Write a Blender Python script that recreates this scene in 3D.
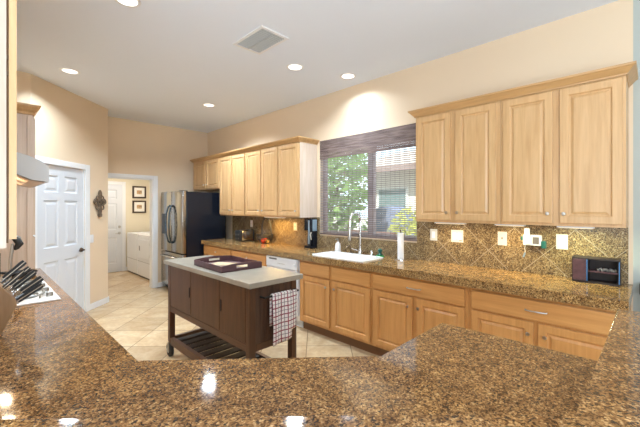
import bpy, bmesh, math, random
from math import pi, sin, cos, radians
from mathutils import Vector, Matrix
random.seed(4)
scene = bpy.context.scene
for o in list(bpy.data.objects): bpy.data.objects.remove(o)
col = scene.collection

# ------------------------------------------------------------------ camera, world, light, exposure
cam = bpy.data.cameras.new('camera'); cam_ob = bpy.data.objects.new('camera', cam); col.objects.link(cam_ob)
cam.sensor_width = 36.0; cam.sensor_fit = 'HORIZONTAL'; cam.lens = 338.13 / 640 * 36
cam.shift_y = -6.0 / 640
cam.clip_start = 0.02
cam_ob.location = (0, 0, 1.4707); cam_ob.rotation_euler = (pi/2, 0, -0.7937)
scene.camera = cam_ob
scene.view_settings.view_transform = 'Standard'; scene.view_settings.look = 'None'
scene.view_settings.gamma = 1.0; scene.view_settings.use_curve_mapping = False
scene.view_settings.exposure = 0.0

world = bpy.data.worlds.new('sky'); scene.world = world; world.use_nodes = True
wn = world.node_tree; wn.nodes.clear()
wo = wn.nodes.new('ShaderNodeOutputWorld'); wb = wn.nodes.new('ShaderNodeBackground')
wb.inputs[0].default_value = (0.80, 0.90, 1.0, 1); wb.inputs[1].default_value = 2.8
wn.links.new(wb.outputs[0], wo.inputs[0])

def light(name, kind, loc, rot, energy, color, size=None, size_y=None, parent=None, spread=None):
    l = bpy.data.lights.new(name, kind); l.energy = energy; l.color = color
    if kind == 'AREA':
        l.shape = 'RECTANGLE' if size_y else 'DISK'; l.size = size
        if size_y: l.size_y = size_y
        if spread: l.spread = spread
    if kind == 'SUN': l.angle = radians(1.5)
    o = bpy.data.objects.new(name, l); col.objects.link(o); o.location = loc; o.rotation_euler = rot
    if parent: o.parent = parent
    return o
light('sunlight', 'SUN', (-6, 2, 9), (radians(8), radians(-42), 0), 11.0, (1, .95, .87))
# an added side fill and daylight from the big windows of the family room behind the photographer
light('daylight_patio_door', 'AREA', (-1.6, -3.4, 1.55), (radians(112), 0, radians(-28)), 70, (.78, .90, 1.0), 4.2, 2.4)
light('side_fill', 'AREA', (-3.9, 1.6, 1.7), (radians(110), 0, radians(-90)), 60, (.80, .92, 1.0), 2.0, 1.8)  # added fill to brighten the cabinet wall, not a known window
# added fill light aimed upward to brighten the ceiling, no real lamp
light('ceiling_fill', 'AREA', (-1.0, -1.0, 1.25), (radians(180-28), 0, radians(-45)), 160, (.78, .92, 1.05), 2.2)
light('laundry_light', 'AREA', (2.1, 7.7, 2.35), (0, 0, 0), 26, (1, .95, .88), .9, .9)  # overhead area light in the laundry room, facing down
CAN_W = 23.0
CAN_C = (.79, .94, 1.08)

# ------------------------------------------------------------------ materials
def mat(name, color=(.8,.8,.8), rough=.5, metal=0, spec=None, emit=None, estr=0, coat=0):
    m = bpy.data.materials.new(name); m.use_nodes = True
    b = m.node_tree.nodes['Principled BSDF']
    b.inputs['Base Color'].default_value = (*color, 1); b.inputs['Roughness'].default_value = rough
    b.inputs['Metallic'].default_value = metal
    if spec is not None: b.inputs['Specular IOR Level'].default_value = spec
    if coat: b.inputs['Coat Weight'].default_value = coat; b.inputs['Coat Roughness'].default_value = .08
    if emit: b.inputs['Emission Color'].default_value = (*emit, 1); b.inputs['Emission Strength'].default_value = estr
    return m
def N(m, t): return m.node_tree.nodes.new(t)
def L(m, a, b): m.node_tree.links.new(a, b)
def bs(m): return m.node_tree.nodes['Principled BSDF']
def ramp(m, stops, interp='LINEAR'):
    r = N(m, 'ShaderNodeValToRGB'); r.color_ramp.interpolation = interp
    e = r.color_ramp.elements
    e[0].position = stops[0][0]; e[0].color = (*stops[0][1], 1)
    e[1].position = stops[-1][0]; e[1].color = (*stops[-1][1], 1)
    for p, c in stops[1:-1]:
        q = e.new(p); q.color = (*c, 1)
    return r
def coords(m, scale=(1,1,1), rot=(0,0,0), loc=(0,0,0), kind='Object'):
    t = N(m, 'ShaderNodeTexCoord'); mp = N(m, 'ShaderNodeMapping')
    mp.inputs['Scale'].default_value = scale; mp.inputs['Rotation'].default_value = rot; mp.inputs['Location'].default_value = loc
    L(m, t.outputs[kind], mp.inputs[0]); return mp.outputs[0]
def noise(m, vec, scale, detail=4, rough=.5, dist=0):
    n = N(m, 'ShaderNodeTexNoise'); n.inputs['Scale'].default_value = scale; n.inputs['Detail'].default_value = detail
    n.inputs['Roughness'].default_value = rough; n.inputs['Distortion'].default_value = dist
    L(m, vec, n.inputs['Vector']); return n.outputs['Fac']
def mixc(m, fac, a, b, mode='MIX'):
    x = N(m, 'ShaderNodeMix'); x.data_type = 'RGBA'; x.blend_type = mode
    if isinstance(fac, float): x.inputs[0].default_value = fac
    else: L(m, fac, x.inputs[0])
    for i, v in ((6, a), (7, b)):
        if isinstance(v, tuple): x.inputs[i].default_value = (*v, 1)
        else: L(m, v, x.inputs[i])
    return x.outputs[2]

def wood(name, dark, light_, axis='Z', rough=.38, scale=1.0, knots=True):
    m = mat(name, light_, rough)
    t = N(m, 'ShaderNodeTexCoord'); oi = N(m, 'ShaderNodeObjectInfo')
    ad = N(m, 'ShaderNodeVectorMath'); ad.operation = 'MULTIPLY_ADD'
    L(m, oi.outputs['Random'], ad.inputs[0]); ad.inputs[1].default_value = (7.3, 5.1, 9.7); L(m, t.outputs['Object'], ad.inputs[2])
    mp = N(m, 'ShaderNodeMapping'); s = [14*scale]*3; s['XYZ'.index(axis)] = 1.1*scale
    mp.inputs['Scale'].default_value = s; L(m, ad.outputs[0], mp.inputs[0])
    n1 = noise(m, mp.outputs[0], 1.6, 6, .6, .6)
    mp2 = N(m, 'ShaderNodeMapping'); s2 = [70*scale]*3; s2['XYZ'.index(axis)] = 2.5*scale
    mp2.inputs['Scale'].default_value = s2; L(m, ad.outputs[0], mp2.inputs[0])
    n2 = noise(m, mp2.outputs[0], 1.2, 3)
    r = ramp(m, [(.3, dark), (.62, light_)]); L(m, n1, r.inputs[0])
    r2 = ramp(m, [(.35, (.94, .93, .91)), (.6, (1, 1, 1))]); L(m, n2, r2.inputs[0])
    c = mixc(m, 1.0, r.outputs[0], r2.outputs[0], 'MULTIPLY')
    L(m, c, bs(m).inputs['Base Color']); return m

def granite(name, tiles=0.0, grout=(.40, .32, .22), rough=.10, gain=1.0, tint=(.90, .83, .72)):
    m = mat(name, (.4, .3, .2), rough, spec=.32)
    v = coords(m)
    warp = N(m, 'ShaderNodeTexNoise'); warp.inputs['Scale'].default_value = 26; warp.inputs['Detail'].default_value = 3
    L(m, v, warp.inputs['Vector'])
    av = N(m, 'ShaderNodeVectorMath'); av.operation = 'MULTIPLY_ADD'
    L(m, warp.outputs['Color'], av.inputs[0]); av.inputs[1].default_value = (.012, .012, .012); L(m, v, av.inputs[2])
    w = av.outputs[0]
    g = gain
    # crystals of several sizes: tan and pink feldspar, brown mica, small black flecks
    vo = N(m, 'ShaderNodeTexVoronoi'); vo.inputs['Scale'].default_value = 230; L(m, w, vo.inputs['Vector'])
    sep = N(m, 'ShaderNodeSeparateColor'); L(m, vo.outputs['Color'], sep.inputs[0])
    n0 = noise(m, w, 70, 8, .78)
    mm = N(m, 'ShaderNodeMath'); mm.operation = 'MULTIPLY_ADD'; L(m, sep.outputs[0], mm.inputs[0]); mm.inputs[1].default_value = .34; L(m, n0, mm.inputs[2])
    r1 = ramp(m, [(.44, (.035*g,.020*g,.012*g)), (.56, (.15*g,.080*g,.036*g)), (.66, (.29*g,.165*g,.074*g)), (.78, (.42*g,.255*g,.115*g)), (.93, (.72*g,.53*g,.31*g))])
    L(m, mm.outputs[0], r1.inputs[0])
    n3 = noise(m, w, 17, 6, .7)
    r3 = ramp(m, [(.34, (.55,.46,.40)), (.46, (.88,.80,.72)), (.56, (1.02,.94,.84)), (.68, (1.30,1.20,1.02))]); L(m, n3, r3.inputs[0])
    c = mixc(m, 1.0, r1.outputs[0], r3.outputs[0], 'MULTIPLY')
    n4 = noise(m, w, 110, 4, .6)
    r4 = ramp(m, [(.57, (0,0,0)), (.62, (1,1,1))]); L(m, n4, r4.inputs[0])
    c = mixc(m, r4.outputs[0], c, (.05*g,.036*g,.028*g))
    c = mixc(m, 1.0, c, tint, 'MULTIPLY')
    if tiles:
        # square tiles set on the diagonal of the wall (wall lies in the YZ plane)
        mp = N(m, 'ShaderNodeMapping'); mp.inputs['Rotation'].default_value = (radians(45), 0, 0); t = N(m, 'ShaderNodeTexCoord')
        L(m, t.outputs['Object'], mp.inputs[0]); sp = N(m, 'ShaderNodeSeparateXYZ'); L(m, mp.outputs[0], sp.inputs[0])
        ds = []
        for ax in (1, 2):
            a = N(m, 'ShaderNodeMath'); a.operation = 'PINGPONG'; a.inputs[1].default_value = tiles/2; L(m, sp.outputs[ax], a.inputs[0]); ds.append(a.outputs[0])
        mn = N(m, 'ShaderNodeMath'); mn.operation = 'MINIMUM'; L(m, ds[0], mn.inputs[0]); L(m, ds[1], mn.inputs[1])
        lt = N(m, 'ShaderNodeMath'); lt.operation = 'LESS_THAN'; lt.inputs[1].default_value = .0022; L(m, mn.outputs[0], lt.inputs[0])
        c = mixc(m, lt.outputs[0], c, grout)
    L(m, c, bs(m).inputs['Base Color']); return m

def paint(name, color, rough=.7, var=.03):
    m = mat(name, color, rough); v = coords(m)
    n = noise(m, v, 1.7, 3); r = ramp(m, [(.3, tuple(c*(1-var) for c in color)), (.7, color)]); L(m, n, r.inputs[0])
    L(m, r.outputs[0], bs(m).inputs['Base Color'])
    b = N(m, 'ShaderNodeBump'); b.inputs['Strength'].default_value = .08; b.inputs['Distance'].default_value = .002
    n2 = noise(m, v, 160, 2); L(m, n2, b.inputs['Height']); L(m, b.outputs[0], bs(m).inputs['Normal'])
    return m

M = {}
M['wall'] = paint('beige_wall_paint', (.77, .61, .43))
M['ceiling'] = paint('ceiling_paint', (.80, .85, .93), .85, .01)
M['laundry'] = paint('cream_wall_paint', (.77, .69, .52))
M['white'] = paint('white_trim_paint', (.80, .80, .80), .35, .01)
M['doorwhite'] = paint('white_door_paint', (.66, .68, .71), .35, .01)
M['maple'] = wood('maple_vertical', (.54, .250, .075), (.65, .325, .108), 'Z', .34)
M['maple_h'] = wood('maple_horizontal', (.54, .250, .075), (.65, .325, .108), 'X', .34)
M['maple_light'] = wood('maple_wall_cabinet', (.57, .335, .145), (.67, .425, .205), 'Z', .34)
M['maple_pale'] = wood('maple_pale_side', (.58, .44, .33), (.66, .52, .41), 'Z', .22)
M['shadow'] = mat('cabinet_gap_shade', (.16, .08, .03), .6)
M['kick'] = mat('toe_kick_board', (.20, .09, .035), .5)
M['granite'] = granite('brown_granite', rough=.07)
M['granite_lit'] = granite('brown_granite_lit', rough=.09, tint=(1.10, 1.16, 1.05))  # same stone, tint raised to paint in the light reflected from the splash
M['splash'] = granite('brown_granite_tiles', .305, rough=.22, tint=(.80, 1.0, 1.18))
M['island_wood'] = wood('walnut_stain', (.060, .025, .011), (.103, .045, .020), 'Z', .42)
M['island_wood_h'] = wood('walnut_stain_rail', (.058, .025, .012), (.108, .048, .024), 'Y', .42)
M['espresso'] = wood('espresso_stain', (.014, .009, .008), (.030, .018, .015), 'Z', .6)
M['tray'] = wood('plum_stain', (.060, .024, .030), (.105, .045, .052), 'X', .35)
M['stainless'] = mat('stainless_steel', (.42, .41, .40), .18, 1)
M['darksteel'] = mat('dark_blue_steel', (.10, .15, .20), .2, 1)
M['chrome'] = mat('chrome', (.8, .8, .8), .12, 1)
M['nickel'] = mat('brushed_nickel', (.55, .54, .52), .3, 1)
M['black'] = mat('black_gloss', (.008, .010, .016), .16, 0, spec=.3)
M['blackmat'] = mat('black_matte', (.015, .015, .016), .5)
M['rubber'] = mat('black_rubber', (.02, .02, .02), .7)
M['appliance'] = mat('white_enamel', (.80, .80, .81), .25)
M['plastic'] = mat('ivory_plastic', (.66, .62, .53), .35)
M['whiteplastic'] = mat('white_plastic', (.82, .82, .82), .3)
M['porcelain'] = mat('white_porcelain', (.86, .86, .85), .12)
M['slot'] = mat('socket_slot', (.12, .11, .10), .6)
M['paper'] = mat('paper', (.85, .85, .84), .9)
M['bronze'] = mat('oil_bronze', (.12, .075, .045), .35, .8)
M['crossmetal'] = mat('antique_metal', (.20, .15, .105), .5, .6)
M['green'] = mat('green_plastic', (.02, .30, .05), .35)
M['teal'] = mat('dark_teal_plastic', (.01, .10, .08), .4)
M['blueplastic'] = mat('blue_plastic', (.05, .22, .50), .35)
M['bluegrey'] = mat('blue_grey_plastic', (.22, .29, .35), .25)
M['red'] = mat('red_skin', (.62, .05, .02), .25)
M['yellow'] = mat('yellow_skin', (.75, .50, .12), .4)
M['lens'] = mat('lamp_lens', (1, 1, 1), .5, emit=(1, .95, .86), estr=2.2)
M['hoodlens'] = mat('hood_lamp_lens', (1, .95, .85), .4, emit=(1, .80, .52), estr=6)
M['cabinetlens'] = mat('under_cabinet_lens', (1, .95, .8), .4, emit=(1, .80, .45), estr=1.3)
M['wire'] = mat('dark_wire', (.03, .026, .022), .45)
M['cream'] = mat('cream_card', (.60, .45, .27), .7)
M['tan'] = mat('tan_card', (.42, .28, .16), .7)
M['blockwood'] = wood('knife_block_beech', (.36, .20, .09), (.50, .30, .15), 'Z', .4)
M['hood'] = mat('white_hood_enamel', (.72, .78, .84), .25)
M['grate'] = mat('grey_cast_iron', (.22, .21, .19), .45, .3)
M['mat_picture'] = mat('ivory_mat_board', (.85, .82, .74), .8)
M['frame'] = mat('dark_brown_frame', (.05, .028, .018), .4)
M['windowframe'] = mat('bronze_window_frame', (.30, .22, .20), .5)
M['shade'] = wood('woven_reed', (.20, .165, .16), (.42, .37, .37), 'Y', .7, 2.0)
M['shade_dark'] = wood('woven_reed_dark', (.07, .04, .035), (.26, .19, .17), 'Y', .7, 2.0)
M['leaf'] = mat('green_leaf', (.22, .38, .10), .6)
M['leaf_yellow'] = mat('yellow_green_leaf', (.42, .44, .10), .6)
M['bark'] = mat('bark', (.16, .11, .07), .9)
M['stucco'] = paint('pale_stucco', (.84, .79, .73), .9)
M['rooftile'] = paint('roof_tile', (.50, .42, .37), .8, .3)
M['glassdark'] = mat('outside_window_glass', (.16, .24, .24), .1)
M['patio'] = paint('patio_concrete', (.55, .50, .44), .9)
M['redwood'] = wood('redwood_planks', (.22, .08, .05), (.34, .14, .09), 'Y', .7)
M['cover'] = mat('grey_blue_cover', (.16, .20, .30), .6)

def glass():
    m = bpy.data.materials.new('window_glass'); m.use_nodes = True; nt = m.node_tree; nt.nodes.clear()
    o = nt.nodes.new('ShaderNodeOutputMaterial'); t = nt.nodes.new('ShaderNodeBsdfTransparent'); g = nt.nodes.new('ShaderNodeBsdfGlossy')
    g.inputs['Roughness'].default_value = .02; t.inputs[0].default_value = (.95, .98, .97, 1)
    f = nt.nodes.new('ShaderNodeFresnel'); f.inputs[0].default_value = 1.25
    x = nt.nodes.new('ShaderNodeMixShader'); nt.links.new(f.outputs[0], x.inputs[0]); nt.links.new(t.outputs[0], x.inputs[1]); nt.links.new(g.outputs[0], x.inputs[2]); nt.links.new(x.outputs[0], o.inputs[0])
    return m
M['glass'] = glass()

def floor_mat():
    m = mat('travertine_tile', (.6, .45, .3), .24)
    v = coords(m, rot=(0, 0, radians(45.0)))
    sp = N(m, 'ShaderNodeSeparateXYZ'); L(m, v, sp.inputs[0])
    # after a 45 degree turn: x' = (X-Y)/r2 (across the view), y' = (X+Y)/r2 (away)
    T = .463; ds = []; ids = []
    for ax, off in ((0, 1.963), (1, -4.06)):
        a = N(m, 'ShaderNodeMath'); a.operation = 'ADD'; a.inputs[1].default_value = off + 40*T; L(m, sp.outputs[ax], a.inputs[0])
        p = N(m, 'ShaderNodeMath'); p.operation = 'PINGPONG'; p.inputs[1].default_value = T/2; L(m, a.outputs[0], p.inputs[0]); ds.append(p.outputs[0])
        d = N(m, 'ShaderNodeMath'); d.operation = 'DIVIDE'; d.inputs[1].default_value = T; L(m, a.outputs[0], d.inputs[0])
        f = N(m, 'ShaderNodeMath'); f.operation = 'FLOOR'; L(m, d.outputs[0], f.inputs[0]); ids.append(f.outputs[0])
    mn = N(m, 'ShaderNodeMath'); mn.operation = 'MINIMUM'; L(m, ds[0], mn.inputs[0]); L(m, ds[1], mn.inputs[1])
    lt = N(m, 'ShaderNodeMath'); lt.operation = 'LESS_THAN'; lt.inputs[1].default_value = .005; L(m, mn.outputs[0], lt.inputs[0])
    cb = N(m, 'ShaderNodeCombineXYZ'); L(m, ids[0], cb.inputs[0]); L(m, ids[1], cb.inputs[1])
    wnz = N(m, 'ShaderNodeTexWhiteNoise'); L(m, cb.outputs[0], wnz.inputs[0])
    n = noise(m, v, 3.2, 6, .6, 1.2); n2 = noise(m, v, 22, 4)
    r = ramp(m, [(.3, (.47, .32, .18)), (.5, (.55, .40, .235)), (.72, (.63, .49, .315))]); L(m, n, r.inputs[0])
    r2 = ramp(m, [(.3, (.90, .88, .85)), (.7, (1.06, 1.05, 1.03))]); L(m, n2, r2.inputs[0])
    r3 = ramp(m, [(0, (.88, .87, .85)), (1, (1.08, 1.08, 1.08))]); L(m, wnz.outputs[0], r3.inputs[0])
    c = mixc(m, 1.0, r.outputs[0], r2.outputs[0], 'MULTIPLY'); c = mixc(m, 1.0, c, r3.outputs[0], 'MULTIPLY')
    c = mixc(m, lt.outputs[0], c, (.27, .19, .11)); L(m, c, bs(m).inputs['Base Color'])
    return m
M['floor'] = floor_mat()

def towel_mat():
    m = mat('checked_towel', (.8, .78, .76), .9)
    v = coords(m); sp = N(m, 'ShaderNodeSeparateXYZ'); L(m, v, sp.inputs[0])
    c = (.78, .75, .74)
    cur = None
    for ax, per, off, wd, colr in ((0, .058, .0, .0042, (.27, .05, .08)), (2, .058, .01, .0042, (.27, .05, .08)), (0, .058, .029, .0024, (.20, .17, .20)), (2, .058, .039, .0024, (.20, .17, .20))):
        a = N(m, 'ShaderNodeMath'); a.operation = 'ADD'; a.inputs[1].default_value = off + 10*per; L(m, sp.outputs[ax], a.inputs[0])
        p = N(m, 'ShaderNodeMath'); p.operation = 'PINGPONG'; p.inputs[1].default_value = per/2; L(m, a.outputs[0], p.inputs[0])
        lt = N(m, 'ShaderNodeMath'); lt.operation = 'LESS_THAN'; lt.inputs[1].default_value = wd; L(m, p.outputs[0], lt.inputs[0])
        cur = mixc(m, lt.outputs[0], cur if cur is not None else c, colr)
    L(m, cur, bs(m).inputs['Base Color']); return m
M['towel'] = towel_mat()

def translucent(m, amt, colr):
    nt = m.node_tree; out = nt.nodes['Material Output']; t = nt.nodes.new('ShaderNodeBsdfTranslucent'); t.inputs[0].default_value = (*colr, 1)
    x = nt.nodes.new('ShaderNodeMixShader'); x.inputs[0].default_value = amt
    nt.links.new(bs(m).outputs[0], x.inputs[1]); nt.links.new(t.outputs[0], x.inputs[2]); nt.links.new(x.outputs[0], out.inputs[0])
translucent(M['shade'], .25, (.70, .66, .66)); translucent(M['leaf'], .4, (.40, .60, .15)); translucent(M['leaf_yellow'], .4, (.7, .7, .2))
def beadboard():
    m = wood('walnut_planks', (.045, .022, .013), (.095, .048, .028), 'Z', .45)
    return m
M['planks'] = beadboard()

def picture_mat(name, a, b, c3):
    m = mat(name, a, .7); v = coords(m); n = noise(m, v, 30, 3)
    r = ramp(m, [(.35, a), (.5, b), (.65, c3)]); L(m, n, r.inputs[0]); L(m, r.outputs[0], bs(m).inputs['Base Color']); return m
M['print'] = picture_mat('landscape_print', (.55, .22, .08), (.60, .45, .25), (.20, .12, .07))

# ------------------------------------------------------------------ mesh helpers
class MB:
    def __init__(s): s.bm = bmesh.new()
    def face(s, vs):
        try: return s.bm.faces.new(vs)
        except ValueError: return None
    def box(s, x0, x1, y0, y1, z0, z1, bevel=0):
        if x0 > x1: x0, x1 = x1, x0
        if y0 > y1: y0, y1 = y1, y0
        if z0 > z1: z0, z1 = z1, z0
        v = [s.bm.verts.new(p) for p in ((x0,y0,z0),(x1,y0,z0),(x1,y1,z0),(x0,y1,z0),(x0,y0,z1),(x1,y0,z1),(x1,y1,z1),(x0,y1,z1))]
        fs = [s.bm.faces.new([v[i] for i in q]) for q in ((0,3,2,1),(4,5,6,7),(0,1,5,4),(1,2,6,5),(2,3,7,6),(3,0,4,7))]
        if bevel:
            es = list({e for f in fs for e in f.edges})
            bmesh.ops.bevel(s.bm, geom=es, offset=bevel, segments=2, affect='EDGES', profile=.5)
        return s
    def prism(s, pts, z0, z1, axis='Z', bevel=0):
        def P(a, b, c):
            return {'Z': (a, b, c), 'Y': (a, c, b), 'X': (c, a, b)}[axis]
        lo = [s.bm.verts.new(P(a, b, z0)) for a, b in pts]; hi = [s.bm.verts.new(P(a, b, z1)) for a, b in pts]
        n = len(pts); fs = [s.bm.faces.new(lo[::-1]), s.bm.faces.new(hi)]
        for i in range(n): fs.append(s.bm.faces.new([lo[i], lo[(i+1) % n], hi[(i+1) % n], hi[i]]))
        if bevel:
            es = list({e for f in fs for e in f.edges})
            bmesh.ops.bevel(s.bm, geom=es, offset=bevel, segments=2, affect='EDGES', profile=.5)
        return s
    def tube(s, pts, r, seg=8, caps=True, closed=False):
        pts = [Vector(p) for p in pts]; n = len(pts); rs = r if isinstance(r, (list, tuple)) else [r]*n
        rings = []; up = None
        for i, p in enumerate(pts):
            if closed: d = pts[(i+1) % n] - pts[i-1]
            else: d = pts[min(i+1, n-1)] - pts[max(i-1, 0)]
            d.normalize()
            if up is None:
                up = Vector((0,0,1)) if abs(d.z) < .9 else Vector((1,0,0))
            a = d.cross(up); a.normalize(); b = a.cross(d); up = b
            rings.append([s.bm.verts.new(p + (a*cos(t) + b*sin(t))*rs[i]) for t in [2*pi*k/seg for k in range(seg)]])
        m = n if closed else n-1
        for i in range(m):
            A, B = rings[i], rings[(i+1) % n]
            for k in range(seg): s.face([A[k], A[(k+1) % seg], B[(k+1) % seg], B[k]])
        if caps and not closed: s.face(rings[0][::-1]); s.face(rings[-1])
        return s
    def lathe(s, prof, c=(0,0,0), seg=20, axis='Z'):
        def P(x, y, z):
            q = {'Z': (x, y, z), 'X': (z, x, y), 'Y': (x, z, y)}[axis]; return (q[0]+c[0], q[1]+c[1], q[2]+c[2])
        rings = []
        for r, z in prof:
            if r < 1e-6: rings.append([s.bm.verts.new(P(0, 0, z))])
            else: rings.append([s.bm.verts.new(P(r*cos(2*pi*k/seg), r*sin(2*pi*k/seg), z)) for k in range(seg)])
        for A, B in zip(rings, rings[1:]):
            for k in range(seg):
                k2 = (k+1) % seg
                if len(A) == 1 and len(B) > 1: s.face([A[0], B[k2], B[k]])
                elif len(B) == 1 and len(A) > 1: s.face([A[k], A[k2], B[0]])
                elif len(A) > 1: s.face([A[k], A[k2], B[k2], B[k]])
        return s
    def slab_panels(s, x0, x1, z0, z1, yf, yb, xs, zs, prof):
        """door slab, front at y=yf facing -y, back yb. xs/zs: list of (lo,hi) panel spans; prof: (inset, depth) rings"""
        bx = sorted({x0, x1, *[a for p in xs for a in p]}); bz = sorted({z0, z1, *[a for p in zs for a in p]})
        c = {}
        def V(x, y, z):
            k = (round(x, 5), round(y, 5), round(z, 5))
            if k not in c: c[k] = s.bm.verts.new((x, y, z))
            return c[k]
        xset = {(round(a, 5), round(b, 5)) for a, b in xs}; zset = {(round(a, 5), round(b, 5)) for a, b in zs}
        for a, b in zip(bx, bx[1:]):
            for d, e in zip(bz, bz[1:]):
                if (round(a, 5), round(b, 5)) in xset and (round(d, 5), round(e, 5)) in zset:
                    prev = [V(a, yf, d), V(b, yf, d), V(b, yf, e), V(a, yf, e)]
                    for ins, dep in prof:
                        cur = [V(a+ins, yf+dep, d+ins), V(b-ins, yf+dep, d+ins), V(b-ins, yf+dep, e-ins), V(a+ins, yf+dep, e-ins)]
                        for i in range(4): s.face([prev[i], prev[(i+1) % 4], cur[(i+1) % 4], cur[i]])
                        prev = cur
                    s.face(prev)
                else: s.face([V(a, yf, d), V(b, yf, d), V(b, yf, e), V(a, yf, e)])
        # sides and back
        bl = [V(x0, yb, z0), V(x1, yb, z0), V(x1, yb, z1), V(x0, yb, z1)]; s.face(bl[::-1])
        for i in range(len(bx)-1):
            pass
        s.face([V(x, yf, z0) for x in bx[::-1]] + [bl[0], bl[1]])
        s.face([V(x, yf, z1) for x in bx] + [bl[2], bl[3]])
        s.face([V(x0, yf, z) for z in bz] + [bl[3], bl[0]])
        s.face([V(x1, yf, z) for z in bz[::-1]] + [bl[1], bl[2]])
        return s
    def build(s, name, m, parent=None, smooth=False, loc=None):
        bmesh.ops.recalc_face_normals(s.bm, faces=s.bm.faces)
        me = bpy.data.meshes.new(name); s.bm.to_mesh(me); s.bm.free()
        me.materials.append(M[m] if isinstance(m, str) else m)
        o = bpy.data.objects.new(name, me); col.objects.link(o)
        if parent: o.parent = parent
        if loc: o.location = loc
        if smooth:
            for p in me.polygons: p.use_smooth = True
            me.set_sharp_from_angle(angle=radians(40))
        return o

def tag(o, label=None, cat=None, group=None, kind=None):
    if label: o['label'] = label
    if cat: o['category'] = cat
    if group: o['group'] = group
    if kind: o['kind'] = kind
    return o
def thing(name, label, cat, loc=(0,0,0), rz=0, group=None):
    o = bpy.data.objects.new(name, None); col.objects.link(o); o.location = loc; o.rotation_euler = (0, 0, rz)
    o.empty_display_size = .1
    return tag(o, label, cat, group)
def struct(name, mb, m, smooth=False): return tag(mb.build(name, m, smooth=smooth), kind='structure')
def copy_tree(o, parent=None):
    c = o.copy(); col.objects.link(c)
    if parent: c.parent = parent
    for ch in [x for x in bpy.data.objects if x.parent == o]: copy_tree(ch, c)
    return c

XW = 3.326          # face of the cabinet wall
CEIL = 3.0
FARY = 6.508
# ------------------------------------------------------------------ setting
struct('floor', MB().box(-4.3, 3.5, -4.5, 9.0, -.1, 0), 'floor')
struct('ceiling', MB().box(-4.3, 3.5, -4.5, 9.0, CEIL, CEIL+.12), 'ceiling')
w = MB()   # right wall with window hole
WY0, WY1, WZ0, WZ1 = 1.80, 3.27, 1.105, 2.38
w.box(XW, XW+.15, .10, WY0, 0, CEIL); w.box(XW, XW+.15, WY1, 6.65, 0, CEIL)
w.box(XW, XW+.15, WY0, WY1, 0, WZ0); w.box(XW, XW+.15, WY0, WY1, WZ1, CEIL)
struct('wall_right', w, 'wall')
M['sage'] = paint('grey_sage_wall', (.44, .47, .43))  # right wall continued in a greyer green tone
struct('wall_dining', MB().box(XW, XW+.15, -4.5, .10, 0, CEIL), 'sage')
DX0, DX1, DZ = 1.48, 2.262, 1.985     # doorway to the laundry
w = MB(); w.box(1.437, DX0, FARY, FARY+.13, 0, CEIL); w.box(DX1, XW, FARY, FARY+.13, 0, CEIL); w.box(DX0, DX1, FARY, FARY+.13, DZ, CEIL)
struct('wall_far', w, 'wall')
struct('wall_left', MB().box(-.36, -.24, .95, 5.18, 0, CEIL), 'wall')
struct('wall_pantry', MB().box(-.24, .434, 5.064, 5.18, 0, CEIL), 'wall')
struct('wall_passage', MB().box(1.32, 1.437, 6.04, FARY+.13, 0, CEIL), 'wall')
# diagonal wall, local frame: origin at its left end, x along the wall, y into the wall
DA = math.atan2(6.037-5.064, 1.437-.434); DL = math.hypot(6.037-5.064, 1.437-.434)
def diag(o): o.location = (.434, 5.064, 0); o.rotation_euler = (0, 0, DA); return o
w = MB(); w.box(0, .077, 0, .12, 0, CEIL); w.box(.877, DL, 0, .12, 0, CEIL); w.box(.077, .877, 0, .12, 2.005, CEIL)
diag(struct('wall_diagonal', w, 'wall'))
w = MB(); w.box(.002, .075, -.018, 0, 0, 2.072, .004); w.box(.879, .968, -.018, 0, 0, 2.072, .004); w.box(.075, .879, -.018, 0, 2.0, 2.072, .004)
w.box(.077, .087, 0, .1, 0, 2.0); w.box(.867, .877, 0, .1, 0, 2.0); w.box(.087, .867, 0, .1, 1.995, 2.005)
diag(struct('trim_1', w, 'white'))
diag(struct('baseboard_diagonal', MB().box(.97, DL+.01, -.014, 0, 0, .085, .003), 'white'))
struct('baseboard_far', MB().box(2.35, 3.2, FARY-.014, FARY, 0, .085, .003), 'white')
struct('baseboard_passage', MB().box(1.437, 1.451, 6.05, FARY-.02, 0, .085, .003), 'white')
w = MB(); w.box(DX1, DX1+.082, FARY-.018, FARY, 0, DZ+.065, .004); w.box(DX0-.04, DX0, FARY-.018, FARY, 0, DZ+.065, .004); w.box(DX0, DX1, FARY-.018, FARY, DZ, DZ+.065, .004)
w.box(DX1-.012, DX1, FARY, FARY+.13, 0, DZ); w.box(DX0, DX0+.012, FARY, FARY+.13, 0, DZ); w.box(DX0+.012, DX1-.012, FARY, FARY+.13, DZ-.012, DZ)
struct('trim_2', w, 'white')
# laundry room
w = MB(); w.box(1.2, 3.4, 8.75, 8.87, 0, CEIL)
struct('wall_laundry_back', w, 'laundry')
struct('wall_laundry_right', MB().box(3.2, 3.32, 6.65, 8.75, 0, CEIL), 'laundry')
struct('wall_laundry_left', MB().box(1.20, 1.32, 6.65, 8.75, 0, CEIL), 'laundry')
w = MB(); w.box(2.365, 2.437, 8.73, 8.75, 0, 2.065, .004); w.box(1.47, 1.54, 8.73, 8.75, 0, 2.065, .004); w.box(1.54, 2.365, 8.73, 8.75, 1.995, 2.065, .004)
struct('trim_3', w, 'white')
struct('baseboard_laundry', MB().box(2.44, 3.19, 8.737, 8.75, 0, .085), 'white')
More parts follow.
